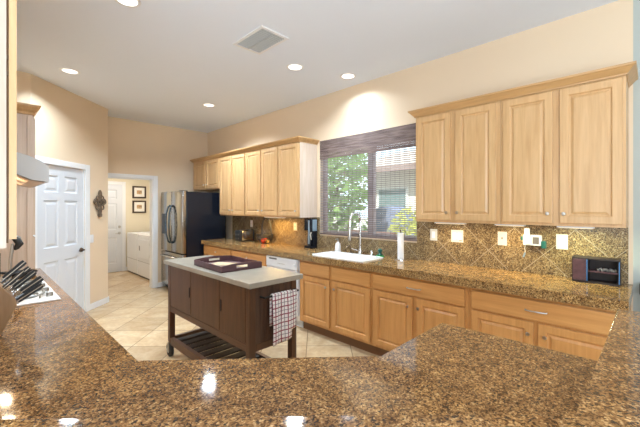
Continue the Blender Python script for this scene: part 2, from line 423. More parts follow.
# rest of the big room behind the photographer
w = MB(); w.box(-4.3, -4.18, -4.5, .6, 0, CEIL); w.box(-4.3, -4.18, 2.6, 5.2, 0, CEIL); w.box(-4.3, -4.18, .6, 2.6, 0, .8); w.box(-4.3, -4.18, .6, 2.6, 2.5, CEIL)
struct('wall_family_room_side', w, 'wall')
struct('wall_family_room_end', MB().box(-4.18, -.36, 5.06, 5.18, 0, CEIL), 'wall')
w = MB(); w.box(-4.3, -3.9, -4.62, -4.5, 0, CEIL); w.box(.9, 3.5, -4.62, -4.5, 0, CEIL); w.box(-3.9, .9, -4.62, -4.5, 2.6, CEIL)
struct('wall_family_room_back', w, 'wall')

# six panel doors
def six_panel(name, w_, h, place, knob_mat, lever_side, knobs):
    d = MB(); a = .11; mid = .10; pw = (w_-2*a-mid)/2
    xs = [(a, a+pw), (a+pw+mid, w_-a)]
    zs = [(.20, .80), (.97, 1.56), (1.66, h-.12)]
    d.slab_panels(0, w_, .008, h, 0, .035, xs, zs, [(.012, .010), (.030, .010), (.055, .003)])
    o = d.build(name, 'doorwhite'); tag(o, kind='structure'); place(o)
    for (x, z, lever) in knobs:
        k = MB(); k.lathe([(0, -.022), (.024, -.020), (.030, -.006), (.030, 0)], (x, 0, z), 14, 'Y')
        if lever: k.tube([(x, -.01, z), (x, -.05, z), (x+lever_side*.03, -.055, z), (x+lever_side*.10, -.05, z-.004)], .009, 8)
        k.build('door_handle', knob_mat, o, True)
    return o
def pl(o):
    p = Matrix.Rotation(DA, 4, 'Z') @ Vector((.088, .012, 0)); o.location = (.434+p.x, 5.064+p.y, 0); o.rotation_euler = (0, 0, DA)
six_panel('door_1', .778, 1.992, pl, 'bronze', -1, [(.735, .885, True)])
def pl2(o): o.location = (1.542, 8.715, 0)
six_panel('door_2', .821, 1.992, pl2, 'nickel', -1, [(.765, .885, True), (.765, 1.03, False)])

# window in the right wall
wf = MB(); fx0, fx1 = XW+.06, XW+.11
wf.box(fx0, fx1, WY0, WY0+.045, WZ0, WZ1); wf.box(fx0, fx1, WY1-.045, WY1, WZ0, WZ1); wf.box(fx0, fx1, WY0+.045, WY1-.045, WZ0, WZ0+.045); wf.box(fx0, fx1, WY0+.045, WY1-.045, WZ1-.045, WZ1)
win = struct('window_1', wf, 'windowframe')
MB().box(fx0-.005, fx1, 2.415, 2.50, WZ0+.045, WZ1-.045).build('mullion', 'windowframe', win)
for a, b in ((WY0+.045, 2.415), (2.50, WY1-.045)):
    MB().box(XW+.083, XW+.087, a, b, WZ0+.045, WZ1-.045).build('pane', 'glass', win)

# ------------------------------------------------------------------ cabinets
def knob(parent, x, y, z, name='knob'):
    k = MB(); k.lathe([(0, -.026), (.011, -.024), (.014, -.018), (.011, -.012), (.006, -.008), (.006, 0)], (x, y, z), 12, 'Y')
    return k.build(name, 'nickel', parent, True)
def bar_pull(parent, x, y, z, half=.064):
    k = MB(); k.tube([(x-half, y, z), (x-half, y-.018, z), (x-half*.6, y-.028, z), (x+half*.6, y-.028, z), (x+half, y-.018, z), (x+half, y, z)], .0048, 8)
    return k.build('handle', 'nickel', parent, True)
DOORP = [(.003, .009), (.008, .012), (.014, .012), (.030, .003)]
def cab_door(parent, x0, x1, z0, z1, y=-.020, kn=None, mt='maple'):
    d = MB(); fr = .052
    d.slab_panels(x0, x1, z0, z1, y, -.001, [(x0+fr, x1-fr)], [(z0+fr, z1-fr)], DOORP)
    o = d.build('door', mt, parent)
    b = o.modifiers.new('b', 'BEVEL'); b.width = .003; b.segments = 2; b.limit_method = 'ANGLE'; b.angle_limit = radians(60)
    if kn: knob(o, kn[0], y, kn[1])
    return o
def cab_drawer(parent, x0, x1, z0, z1, y=-.020, pull=True, kn=False):
    d = MB(); d.box(x0, x1, y, -.001, z0, z1, .004); o = d.build('drawer' if (pull or kn) else 'drawer_front', 'maple_h', parent)
    if pull: bar_pull(o, (x0+x1)/2, y, (z0+z1)/2)
    if kn: knob(o, (x0+x1)/2, y, (z0+z1)/2)
    return o
def base_cab(label, loc, rz, w_, doors, drawers, depth=.58, group=None, sink=False):
    """local x = width, y=0 face frame, +y to the wall. doors: (x0,x1,knobx) drawers: (x0,x1,pull)"""
    t = thing('base_cabinet', label, 'cabinet', loc, rz, group)
    b = MB()
    if sink: b.box(0, w_, 0, depth, .11, .735); b.box(0, w_, 0, .014, .735, .845); b.box(0, .018, .014, depth, .735, .845); b.box(w_-.018, w_, .014, depth, .735, .845)
    else: b.box(0, w_, 0, depth, .11, .845)
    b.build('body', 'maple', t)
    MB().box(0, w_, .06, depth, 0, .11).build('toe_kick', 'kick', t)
    for d in drawers: cab_drawer(t, d[0], d[1], .684, .822, pull=d[2] == 'pull', kn=d[2] == 'knob')
    for d in doors: cab_door(t, d[0], d[1], .138, .667, kn=(d[2], .585) if d[2] else None)
    return t
RB = -pi/2
FX = 2.74     # face frame plane of the base run
def yl(y1, y): return y1 - y     # world Y -> local x on the cabinet wall
def rbase(label, y1, y0, doors, drawers):
    return base_cab(label, (FX, y1, 0), RB, y1-y0, [(y1-a, y1-b, y1-k if k else None) for a, b, k in doors], [(y1-a, y1-b, p) for a, b, p in drawers], depth=XW-FX-.004, sink='sink with' in label)
rbase('maple base cabinet at the right end, its lower doors partly behind the granite peninsula', 1.038, .11, [(1.015, .594, .624), (.564, .135, .523)], [(1.015, .135, 'pull')])
rbase('maple base cabinet with bar-handled drawer over two doors, right of the sink cabinet', 1.970, 1.04, [(1.948, 1.527, 1.566), (1.483, 1.066, 1.464)], [(1.948, 1.066, 'pull')])
rbase('maple base cabinet under the sink with two false drawer fronts and two doors', 3.035, 1.972, [(3.005, 2.536, 2.582), (2.49, 1.99, 2.455)], [(3.005, 2.536, 'none'), (2.49, 1.99, 'none')])
rbase('maple base cabinet left of the white dishwasher, its doors behind the island cart', 4.580, 3.682, [(4.565, 4.15, 4.19), (4.13, 3.70, 4.09)], [(4.565, 3.70, 'knob')])
rbase('maple base cabinet at the far end next to the black refrigerator', 5.478, 4.582, [(5.46, 5.05, 5.09), (5.03, 4.6, 4.99)], [(5.46, 4.6, 'knob')])

def upper_cab(label, y1, y0, z0, z1, doors, name='wall_cabinet'):
    t = thing(name, label, 'cabinet', (3.0, y1, 0), RB)
    b = MB(); b.box(0, y1-y0, 0, XW-3.0-.004, z0, z1); b.build('body', 'maple_light', t)
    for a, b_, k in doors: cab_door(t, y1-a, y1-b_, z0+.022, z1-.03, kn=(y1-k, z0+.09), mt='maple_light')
    return t
UZ0, UZ1 = 1.335, 2.36
u1 = upper_cab('large maple wall cabinet with two doors at the right end, beside the pale wall', .884, .124, UZ0, UZ1, [(.864, .526, .557), (.483, .141, .457)])
u2 = upper_cab('large maple wall cabinet with two doors directly right of the window', 1.642, .886, UZ0, UZ1, [(1.624, 1.295, 1.325), (1.25, .916, 1.228)])
u3 = upper_cab('tall narrow single-door maple wall cabinet directly left of the window', 3.774, 3.327, UZ0, UZ1, [(3.76, 3.345, 3.38)])
u4 = upper_cab('tall two-door maple wall cabinet above the wire fruit basket', 4.600, 3.776, UZ0, UZ1, [(4.588, 4.186, 4.22), (4.166, 3.783, 4.13)])
u5 = upper_cab('tall two-door maple wall cabinet above the toaster, next to the short one', 5.404, 4.602, UZ0, UZ1, [(5.393, 5.013, 5.045), (4.988, 4.617, 4.955)])
u6 = upper_cab('short two-door maple wall cabinet above the black refrigerator', 6.42, 5.406, 1.80, UZ1, [(6.40, 5.927, 5.96), (5.888, 5.428, 5.855)])
# pale laminate end panel of the cabinet left of the window
MB().box(.4472, .4495, .002, .320, UZ0, UZ1).build('end_panel', 'maple_pale', u3)
# crown moulding running over each group of cabinets
def crown(label, y0, y1, ret0, ret1):
    prof = [(0, 2.340), (.006, 2.340), (.008, 2.350), (.012, 2.351), (.022, 2.362), (.040, 2.382), (.046, 2.386), (.050, 2.388), (.052, 2.402), (0, 2.402)]
    m = MB(); rings = []
    for k, (o_, z) in enumerate(prof):
        rings.append(None)
    # path: wall return (right), front, wall return (left); offset outwards by o_
    secs = []
    for (o_, z) in prof:
        x = 2.985 - o_
        ya = y0 - (o_ if ret0 else 0); yb = y1 + (o_ if ret1 else 0)
        secs.append([(XW-.002, ya, z), (x, ya, z), (x, yb, z), (XW-.002, yb, z)])
    vs = [[m.bm.verts.new(p) for p in s_] for s_ in secs]
    n = len(vs)
    for i in range(n):
        A, B = vs[i], vs[(i+1) % n]
        for k in range(3):
            m.face([A[k], A[k+1], B[k+1], B[k]])
    o = m.build('crown_moulding', 'maple_crown'); tag(o, label, 'moulding'); return o
M['maple_crown'] = wood('maple_crown_grain', (.50, .285, .115), (.60, .355, .15), 'Y', .34)
crown('maple crown moulding over the two large cabinets right of the window', .124, 1.642, True, True)
crown('maple crown moulding over the run of cabinets left of the window', 3.327, 6.42, True, True)

# under cabinet lights
for i, (y0, y1, e, colr, lab) in enumerate([(3.80, 4.25, 6.0, (1, .64, .20), 'under-cabinet strip light glowing yellow above the fruit basket'),
                          (1.22, 1.50, 2.4, (1, .84, .56), 'under-cabinet strip light above the double outlet right of the window'),
                          (.74, .96, 2.8, (1, .82, .50), 'under-cabinet strip light above the plugged-in adapter'),
                          (.30, .52, 3.0, (.90, .98, .60), 'under-cabinet strip light above the dark desk organizer')]):
    t = thing('under_cabinet_light', lab, 'light', (3.13, (y0+y1)/2, UZ0), 0, 'strip lights under the wall cabinets')
    h = (y1-y0)/2
    MB().box(-.03, .03, -h, h, -.016, -.001).build('housing', 'whiteplastic', t)
    MB().box(-.02, .02, -h+.01, h-.01, -.019, -.0165).build('lens', 'cabinetlens', t)
    light('bulb', 'AREA', (0, 0, -.024), (0, 0, 0), e, colr, .04, 2*h-.02, parent=t)

# ------------------------------------------------------------------ granite
w = MB(); X0 = 2.693; hx0, hx1, hy0, hy1 = 2.80, 3.10, 2.15, 2.80
Ze, Zt = .848, .914
for (a, b, c, d) in ((X0, XW-.002, .10, hy0), (X0, XW-.002, hy1, 5.495), (X0, hx0, hy0, hy1), (hx1, XW-.002, hy0, hy1)): w.box(a, b, c, d, Ze, Zt)
tag(w.build('countertop', 'granite_lit'), 'long brown granite countertop under the window holding the white sink', 'countertop')
w = MB(); w.box(XW-.016, XW-.001, .125, WY0, Zt, UZ0-.001); w.box(XW-.016, XW-.001, WY1, 5.52, Zt, UZ0-.001); w.box(XW-.016, XW-.001, WY0, WY1, Zt, 1.09)
tag(w.build('backsplash', 'splash'), 'brown granite tile backsplash laid diagonally behind the long counter', 'backsplash')
# the near counter: left run, diagonal corner and peninsula
poly = [(1.58, .725), (1.065, .725), (.411, 1.335), (.411, 4.018), (-.238, 4.018), (-.238, 1.17), (.82, .112), (1.58, .112)]
tag(MB().prism(poly, .868, Zt).build('peninsula_countertop', 'granite'), 'wide brown granite countertop in the foreground turning along the left wall', 'countertop')
bar = [(1.79, .10), (.815, .10), (-.238, 1.153), (-.238, .60), (.66, -.30), (1.79, -.30)]
tag(MB().prism(bar, 1.03, 1.07, bevel=.006).build('bar_top', 'granite'), 'raised brown granite bar top along the bottom and right edges of the photo', 'countertop')
pony = [(1.60, .075), (.80, .075), (-.238, 1.115), (-.238, .95), (.74, -.06), (1.60, -.06)]
struct('wall_bar', MB().prism(pony, 0, 1.029), 'wall')
# cabinets below them
def lbase(label, y0, y1):
    w_ = y1-y0; h = w_/2
    return base_cab(label, (.38, y0, 0), pi/2, w_, [(.015, h-.008, h-.05), (h+.008, w_-.015, h+.05)], [(.015, w_-.015, 'pull')], depth=.618)
lbase('maple base cabinet on the left run, nearest the foreground corner', 1.36, 2.30)
lbase('maple base cabinet on the left run below the white cooktop', 2.302, 3.38)
lbase('maple base cabinet on the left run beside the tall pantry', 3.382, 4.016)
cp = thing('corner_cabinet', 'maple corner base cabinet under the diagonal foreground counter', 'cabinet')
MB().prism([(1.02, .69), (.40, 1.27), (.38, 1.358), (-.238, 1.358), (-.238, 1.18), (.80, .135), (1.02, .135)], 0, .868).build('body', 'maple', cp)
base_cab('maple base cabinet at the end of the foreground peninsula', (1.555, .695, 0), pi, .53, [(.01, .26, .22), (.27, .52, .31)], [(.01, .52, 'pull')], depth=.555)

# ------------------------------------------------------------------ tall pantry, near wall cabinet, hood
t = thing('pantry_cabinet', 'tall pale maple pantry cabinet at the end of the left counter', 'cabinet', (0, 0, 0))
MB().box(-.238, .360, 4.024, 5.05, 0, 2.32).build('body', 'maple_pale', t)
MB().box(.322, .362, 4.014, 4.0235, .915, 2.30).build('stile', 'maple_pale', t)
for y0, y1 in ((4.04, 4.53), (4.55, 5.04)):
    for z0, z1 in ((.12, 1.20), (1.22, 2.29)):
        d = MB(); d.slab_panels(y0, y1, z0, z1, -.020, -.001, [(y0+.052, y1-.052)], [(z0+.052, z1-.052)], DOORP)
        for v in d.bm.verts: v.co = Vector((.360 - v.co.y, v.co.x, v.co.z))
        o = d.build('door', 'maple_pale', t)
        kx = y1-.03 if y0 < 4.3 else y0+.03
        k = MB(); k.lathe([(0, .026), (.013, .02), (.006, .008), (.006, 0)], (.380, kx, (z1-.1) if z0 < 1 else (z0+.1)), 10, 'X'); k.build('knob', 'nickel', o, True)
m = MB(); prof = [(0, 2.31), (.01, 2.31), (.016, 2.332), (.035, 2.35), (.052, 2.378), (.056, 2.396), (0, 2.396)]
vs = [[m.bm.verts.new(p) for p in ((-.238, 4.024-o_, z), (.360+o_, 4.024-o_, z), (.360+o_, 5.055, z))] for o_, z in prof]
for i in range(len(vs)):
    A, B = vs[i], vs[(i+1) % len(vs)]
    for k in range(2): m.face([A[k], A[k+1], B[k+1], B[k]])
m.build('crown', 'maple_crown', t)

t = thing('wall_cabinet', 'maple wall cabinet cropped by the left edge of the photo', 'cabinet', (0, 0, 0))
MB().box(-.238, .065, 1.42, 2.46, 1.345, 2.36).build('body', 'maple_pale', t)
MB().box(.065, .0705, 1.430, 2.456, 1.36, 2.35).build('door_gap_shade', 'shadow', t)  # dark strip standing in for the shade in the gap behind the doors
for y0, y1, kk in ((1.422, 1.935, 1.90), (1.945, 2.458, 1.98)):
    d = MB(); d.slab_panels(y0, y1, 1.372, 2.34, -.018, 0, [(y0+.052, y1-.052)], [(1.424, 2.288)], DOORP)
    for v in d.bm.verts: v.co = Vector((.071 - v.co.y, v.co.x, v.co.z))
    o = d.build('door', 'maple_light', t)
    k = MB(); k.lathe([(0, .026), (.013, .02), (.006, .008), (.006, 0)], (.089, kk, 1.45), 10, 'X'); k.build('knob', 'nickel', o, True)
h = MB()
for z in (1.50, 1.88, 1.93, 2.25): h.box(.0655, .0705, 1.4225, 1.436, z, z+.012)
h.build('hinge', 'bronze', t)

t = thing('range_hood', 'white curved range hood over the cooktop on the left', 'range hood', (0, 0, 0))
pr = [(-.238, 1.70), (.10, 1.70), (.158, 1.66), (.22, 1.630), (.300, 1.62), (.300, 1.71), (.262, 1.742), (.205, 1.768), (.14, 1.784), (.05, 1.79), (-.238, 1.79)]
MB().prism(pr, 2.53, 3.32, 'Y').build('canopy', 'hood', t, True)
MB().prism([(-.22, 1.6985), (.10, 1.6985), (.157, 1.6585), (.219, 1.6285), (.285, 1.619), (.285, 1.6170), (.219, 1.6265), (.156, 1.6560), (.099, 1.6955), (-.22, 1.6955)], 2.545, 3.305, 'Y').build('underside', mat('hood_underside_lit', (.50, .34, .22), .35), t)  # warm lamp glow under the hood put into the tan colour
for y in (2.75, 3.08):
    q = MB(); q.prism([(.105, 1.691), (.155, 1.656), (.152, 1.652), (.102, 1.687)], y-.05, y+.05, 'Y'); q.build('lamp_lens', 'hoodlens', t)
    light('bulb', 'AREA', (.13, y, 1.64), (0, radians(-20), 0), 2.2, (1, .80, .55), .07, .10, parent=t)
t2 = thing('wall_cabinet', 'maple wall cabinet above the white range hood, mostly hidden', 'cabinet')
MB().box(-.238, .07, 2.53, 3.32, 1.80, 2.36).build('body', 'maple', t2)

# ------------------------------------------------------------------ refrigerator
t = thing('refrigerator', 'stainless french-door refrigerator with glossy black side panels', 'refrigerator', (0, 0, 0))
FY0, FY1 = 5.53, 6.44
MB().box(2.456, 3.18, FY0, FY1, .02, 1.735, .006).build('body', 'black', t)
MB().box(2.47, 3.15, FY0+.03, FY1-.03, 0, .02).build('base', 'blackmat', t)
mid = 5.985
for y0, y1 in ((FY0+.002, mid-.004), (mid+.004, FY1-.002)):
    d = MB(); d.prism([(2.385, .70), (2.45, .70), (2.45, 1.75), (2.385, 1.75)], y0, y1, 'Y', .010)
    o = d.build('door', 'stainless', t, True)
    s_ = -1 if y0 < mid-.1 else 1
    yy = mid + s_*.045
    k = MB(); k.tube([(2.385, yy, .85), (2.352, yy+s_*.004, .88), (2.325, yy+s_*.02, 1.0), (2.315, yy+s_*.028, 1.18), (2.325, yy+s_*.02, 1.36), (2.352, yy+s_*.004, 1.48), (2.385, yy, 1.51)], .014, 10)
    k.build('handle', 'darksteel', o, True)
    if s_ > 0:
        MB().box(2.378, 2.386, 6.20, 6.38, 1.00, 1.36, .003).build('water_dispenser', 'black', o)
d = MB(); d.prism([(2.385, .09), (2.45, .09), (2.45, .685), (2.385, .685)], FY0+.002, FY1-.002, 'Y', .010); o = d.build('freezer_drawer', 'stainless', t, True)
k = MB(); k.tube([(2.385, FY0+.10, .62), (2.335, FY0+.12, .62), (2.328, mid, .62), (2.335, FY1-.12, .62), (2.385, FY1-.10, .62)], .012, 10); k.build('handle', 'chrome', o, True)
MB().box(2.40, 2.50, FY0+.06, FY0+.16, 1.7355, 1.757).build('hinge_cover', 'blackmat', t)

# ------------------------------------------------------------------ dishwasher
t = thing('dishwasher', 'white dishwasher between the base cabinets, behind the island cart', 'dishwasher', (0, 0, 0))
MB().box(2.745, 3.30, 3.045, 3.672, .10, .846).build('body', 'appliance', t)
MB().box(2.80, 3.28, 3.05, 3.668, 0, .10).build('toe_kick', 'appliance', t)
MB().box(2.712, 2.744, 3.052, 3.665, .16, .700, .004).build('door', 'appliance', t)
cp_ = MB().box(2.704, 2.744, 3.052, 3.665, .706, .838, .005).build('control_panel', 'appliance', t)
MB().box(2.7025, 2.704, 3.44, 3.60, .800, .820).build('vent', 'slot', cp_)
for i in range(5): MB().box(2.701, 2.704, 3.40-i*.03, 3.42-i*.03, .755, .765).build('button', 'nickel', cp_)
k = MB(); k.lathe([(0, -.014), (.014, -.012), (.016, 0)], (2.704, 3.10, .765), 14, 'X'); k.build('dial', 'whiteplastic', cp_, True)

# ------------------------------------------------------------------ sink and things on the long counter
t = thing('kitchen_sink', 'white drop-in kitchen sink in the granite counter below the window', 'sink', (0, 0, 0))
s = MB(); ox0, ox1, oy0, oy1 = 2.755, 3.15, 2.10, 2.86; ix0, ix1, iy0, iy1 = 2.805, 3.09, 2.155, 2.795
rings = []
def rr(x0, x1, y0, y1, r, z, n=5):
    pts = []
    for cx, cy_, a0 in ((x1-r, y1-r, 0), (x0+r, y1-r, 90), (x0+r, y0+r, 180), (x1-r, y0+r, 270)):
        for k in range(n+1):
            a = radians(a0+90*k/n); pts.append((cx+r*cos(a), cy_+r*sin(a), z))
    return pts
levels = [rr(ox0, ox1, oy0, oy1, .04, .9145), rr(ox0, ox1, oy0, oy1, .04, .922), rr(ox0+.006, ox1-.006, oy0+.006, oy1-.006, .036, .927),
          rr(ix0-.006, ix1+.006, iy0-.006, iy1+.006, .05, .925), rr(ix0, ix1, iy0, iy1, .045, .916), rr(ix0+.015, ix1-.015, iy0+.015, iy1-.015, .04, .76), rr(ix0+.05, ix1-.05, iy0+.05, iy1-.05, .03, .745)]
vv = [[s.bm.verts.new(p) for p in l] for l in levels]
for A, B in zip(vv, vv[1:]):
    for k in range(len(A)): s.face([A[k], A[(k+1) % len(A)], B[(k+1) % len(A)], B[k]])
s.face(vv[-1]); s.build('basin', 'porcelain', t, True)
k = MB(); k.lathe([(0, .747), (.04, .747), (.042, .7455)], (2.95, 2.47, 0), 16); k.build('drain', 'chrome', t, True)

t = thing('kitchen_faucet', 'tall chrome gooseneck faucet with a coiled pull-down spout behind the sink', 'faucet', (3.215, 2.49, .914))
MB().lathe([(0, 0), (.032, 0), (.032, .006), (.024, .012), (.022, .055), (.017, .06), (0, .06)], seg=18).build('base', 'chrome', t, True)
k = MB(); path = [(0, 0, .05), (0, 0, .36)] + [(-.095+.095*cos(a), 0, .40+.095*sin(a)) for a in [radians(q) for q in range(0, 181, 15)]] + [(-.192, 0, .34)]
k.tube(path, .0145, 12); k.build('neck', 'chrome', t, True)
k = MB(); k.tube([(-.191, 0, .345), (-.195, 0, .29), (-.198, 0, .20), (-.198, 0, .175)], [.014, .016, .019, .016], 12); k.build('spray_head', 'nickel', t, True)
k = MB(); k.tube([(0, .022, .035), (0, .045, .04), (-.03, .075, .055), (-.05, .09, .06)], [.010, .008, .006, .006], 8); k.build('lever', 'chrome', t, True)
t = thing('filter_tap', 'small bronze-coloured tap between the soap bottle and the tall faucet', 'faucet', (3.20, 2.62, .914))
MB().lathe([(0, 0), (.026, 0), (.026, .008), (.012, .02), (.010, .03), (0, .03)], seg=14).build('base', 'bronze', t, True)
k = MB(); k.tube([(0, 0, .02), (0, 0, .06), (-.01, 0, .085), (-.035, 0, .095), (-.07, 0, .088), (-.085, 0, .07)], .007, 8); k.build('spout', 'bronze', t, True)
t = thing('air_gap', 'small chrome cylinder cap on the counter right of the faucet', 'sink fitting', (3.225, 2.33, .914))
k = MB(); k.lathe([(0, 0), (.02, 0), (.02, .05), (.016, .058), (0, .06)], seg=14); k.build('cap', 'chrome', t, True)
t = thing('soap_dispenser', 'white pump soap bottle behind the left end of the sink', 'soap bottle', (3.205, 2.835, .914))
k = MB(); k.lathe([(0, 0), (.036, 0), (.038, .01), (.036, .07), (.030, .10), (.014, .118), (.012, .125), (0, .125)], seg=18); k.build('bottle', 'whiteplastic', t, True)
k = MB(); k.lathe([(0, .125), (.013, .125), (.013, .138), (.004, .14), (.004, .16), (0, .16)], seg=10); k.tube([(0, 0, .158), (-.03, 0, .158), (-.04, 0, .150)], .006, 8); k.build('pump', 'nickel', t, True)
t = thing('dish_brush', 'green palm dish brush standing in a green holder beside the sink', 'dish brush', (3.19, 2.19, .914))
k = MB(); k.lathe([(0, 0), (.045, 0), (.048, .012), (.042, .018), (.0, .014)], seg=16); k.build('holder', 'green', t, True)
k = MB(); k.lathe([(0, .015), (.028, .016), (.030, .03), (.016, .042), (.014, .052), (.026, .066), (.026, .080), (.012, .092), (0, .094)], seg=16); k.build('brush', 'teal', t, True)
t = thing('paper_towel_holder', 'chrome paper towel stand with a nearly finished white roll, right of the sink', 'paper towel holder', (3.19, 1.925, .914))
k = MB(); k.lathe([(0, 0), (.072, 0), (.072, .007), (.060, .010), (0, .010)], seg=24); k.build('base', 'chrome', t, True)
k = MB(); k.lathe([(0, .285), (.006, .285), (.006, .30), (.010, .306), (.008, .318), (0, .322)], seg=12); k.build('rod', 'bronze', t, True)
k = MB(); n = 26; ring = []
sp_ = []
for i in range(40):
    a = i/39*2*pi*1.0; sp_.append((.033*cos(a), .033*sin(a)))
lo = [k.bm.verts.new((x, y, .012)) for x, y in sp_]; hi = [k.bm.verts.new((x, y, .285)) for x, y in sp_]
for i in range(39): k.face([lo[i], lo[i+1], hi[i+1], hi[i]])
k.face(hi)
k.build('paper_roll', 'paper', t, True)
k = MB()
g = [[k.bm.verts.new((-.033 - .006*sin(v*pi) - .004*v, -.005 - (.018+.036*(1-v)**.7)*u, .012 + .28*v*(1-.35*u))) for u in (0, .33, .66, 1)] for v in [q/8 for q in range(9)]]
for i in range(8):
    for j in range(3): k.face([g[i][j], g[i][j+1], g[i+1][j+1], g[i+1][j]])
o = k.build('paper_sheet', 'paper', t, True); sm = o.modifiers.new('s', 'SOLIDIFY'); sm.thickness = .002

# coffee maker left of the window
t = thing('coffee_maker', 'tall black coffee maker with grey-blue upper panel on the counter left of the window', 'coffee maker', (3.175, 3.30, .914))
MB().box(0, .130, 0, .13, 0, .035, .006).build('base', 'black', t)
MB().box(.060, .130, .003, .127, .035, .24, .006).build('water_tank', 'black', t)
MB().box(.0, .130, .0, .13, .24, .405, .012).build('head', 'black', t)
MB().box(.035, .118, -.003, .001, .235, .39, .001).build('side_panel', 'bluegrey', t)
MB().box(-.003, .001, .02, .05, .06, .38, .001).build('trim_strip', 'bluegrey', t)
k = MB(); k.lathe([(0, .036), (.024, .036), (.028, .06), (.028, .13), (.024, .15), (0, .15)], (.032, .065, 0), 16); k.build('cup', 'blackmat', t, True)
k = MB(); k.tube([(.02, .01, .12), (-.005, .0, .19), (.01, .0, .22)], .008, 6); k.build('lever', 'plastic', t, True)

# toaster
t = thing('toaster', 'stainless two-slot toaster with black ends near the refrigerator', 'toaster', (3.0, 4.76, .914))
MB().box(.03, .25, 0, .17, .012, .185, .022).build('shell', 'stainless', t, True)
MB().box(0, .034, .002, .168, .01, .183, .014).build('end_cap', 'blackmat', t, True)
MB().box(.246, .275, .002, .168, .01, .183, .014).build('end_cap', 'blackmat', t, True)
MB().box(.01, .265, .01, .16, 0, .012).build('base', 'blackmat', t)
for y in (.05, .10): MB().box(.05, .23, y, y+.022, .184, .187).build('slot', 'slot', t)
for y in (.05, .12): MB().box(-.016, .0, y-.012, y+.012, .11, .125, .003).build('lever', 'chrome', t)
for y in (.05, .12):
    k = MB(); k.lathe([(0, -.01), (.010, -.008), (.011, 0)], (0, y, .05), 10, 'X'); k.build('dial', 'chrome', t, True)

# wire fruit basket
t = thing('wire_basket', 'dark wire fruit basket with a tall hooped handle on the far counter', 'basket', (3.17, 4.33, .914))
k = MB()
def circ(r, z, n=24): return [(r*cos(2*pi*i/n), r*sin(2*pi*i/n), z) for i in range(n)]
for r, z in ((.055, .006), (.085, .03), (.108, .065), (.120, .10), (.128, .135)): k.tube(circ(r, z), .0048 if r < .12 else .0065, 6, closed=True)
for i in range(20):
    a = 2*pi*i/20; k.tube([(r*cos(a), r*sin(a), z) for r, z in ((.055, .006), (.085, .03), (.108, .065), (.120, .10), (.128, .135))], .0036, 5)
for i in range(-2, 3): k.tube([(-.05, i*.02, .005), (.05, i*.02, .005)], .0018, 5)
k.build('bowl', 'wire', t)
k = MB()
for dy in (-.012, .012):
    k.tube([(.03+.0*a, dy+.122*cos(a), .135+.27*sin(a)**.8) if 0 < a < pi else (.03, dy+.122*cos(a), .135) for a in [pi*i/20 for i in range(21)]], .0058, 6)
k.build('handle', 'wire', t)
o = tag(MB().lathe([(0, -.030), (.02, -.034), (.040, -.012), (.042, .010), (.028, .032), (.006, .030), (0, .026)], (0, 0, 0), 18).build('tomato', 'red', smooth=True), 'bright red tomato at the front of the wire basket', 'tomato'); o.location = (3.125, 4.305, .954)
o = tag(MB().lathe([(0, -.03), (.022, -.026), (.032, 0), (.022, .026), (0, .03)], (0, 0, 0), 16).build('lemon', 'yellow', smooth=True), 'small pale yellow fruit beside the tomato in the wire basket', 'fruit'); o.location = (3.17, 4.262, .953)
o = tag(MB().lathe([(0, -.028), (.02, -.030), (.038, -.008), (.038, .012), (.02, .03), (0, .024)], (0, 0, 0), 16).build('tomato', 'red', smooth=True), 'second red tomato, behind the yellow fruit in the wire basket', 'tomato'); o.location = (3.20, 4.34, .954)

# desk organizer
t = thing('desk_organizer', 'dark espresso wood desk organizer with open shelves against the backsplash', 'organizer', (3.165, .163, .914))
Wd, Hd, Dd = .272, .185, .12
MB().box(0, Dd, 0, Wd, 0, .014).build('bottom_board', 'espresso', t)
MB().box(0, Dd, 0, Wd, Hd-.012, Hd).build('top_board', 'espresso', t)
MB().box(Dd-.008, Dd, .01, Wd-.01, .014, Hd-.012).build('back_board', 'espresso', t)
MB().box(.0, Dd-.008, .0, .010, .014, Hd-.012).build('side_board', 'espresso', t)
MB().box(.0, Dd-.008, Wd-.010, Wd, .014, Hd-.012).build('side_board', 'espresso', t)
MB().box(.0, Dd-.008, .178, .186, .014, Hd-.012).build('divider', 'espresso', t)
MB().box(.006, Dd-.008, .010, .178, .082, .092).build('shelf', 'tray', t)
o = MB().box(-.006, .002, .187, Wd-.004, .016, Hd-.014, .002).build('drawer', 'tray', t)
MB().box(-.003, .001, .180, .185, .016, Hd-.014).build('edge_strip', 'blueplastic', t)
MB().box(-.003, .001, .001, .005, .016, Hd-.014).build('edge_strip', 'blueplastic', t)
o = MB(); o.tube([(3.19+.004*sin(i*1.7), .185+i*.0105, 1.050+.006*cos(i*2.3)) for i in range(11)], .011, 7); o = o.build('rolled_papers', 'grate', smooth=True)
tag(o, 'grey rolled bundle on the upper shelf of the desk organizer', 'bundle'); o.location.z = -.032

# ------------------------------------------------------------------ wall plates
def plate(label, y, z, w_, h, kind, name='outlet', cat='outlet', group=None):
    t = thing(name, label, cat, (XW-.016, y, z), 0, group)
    MB().box(-.006, 0, -w_/2, w_/2, -h/2, h/2, .002).build('cover_plate', 'plastic', t)
    n = 2 if w_ > .09 else 1
    for i in range(n):
        yo = 0 if n == 1 else (-.024 + .048*i)*1.0
        if kind[i] == 'o':
            for zz in (-.024, .024):
                r = MB().box(-.008, -.006, yo-.014, yo+.014, zz-.014, zz+.014, .0008).build('socket', 'whiteplastic', t)
                for yy in (-.005, .005): MB().box(-.0086, -.008, yo+yy-.0012, yo+yy+.0012, zz-.004, zz+.006).build('slot', 'slot', r)
        elif kind[i] == 's':
            MB().box(-.016, -.006, yo-.005, yo+.005, -.006, .012, .001).build('switch_toggle', 'slot' if kind == 's!' else 'whiteplastic', t)
        else:
            MB().box(-.009, -.006, yo-.017, yo+.017, -.034, .034, .001).build('switch_rocker', 'whiteplastic', t)
    return t
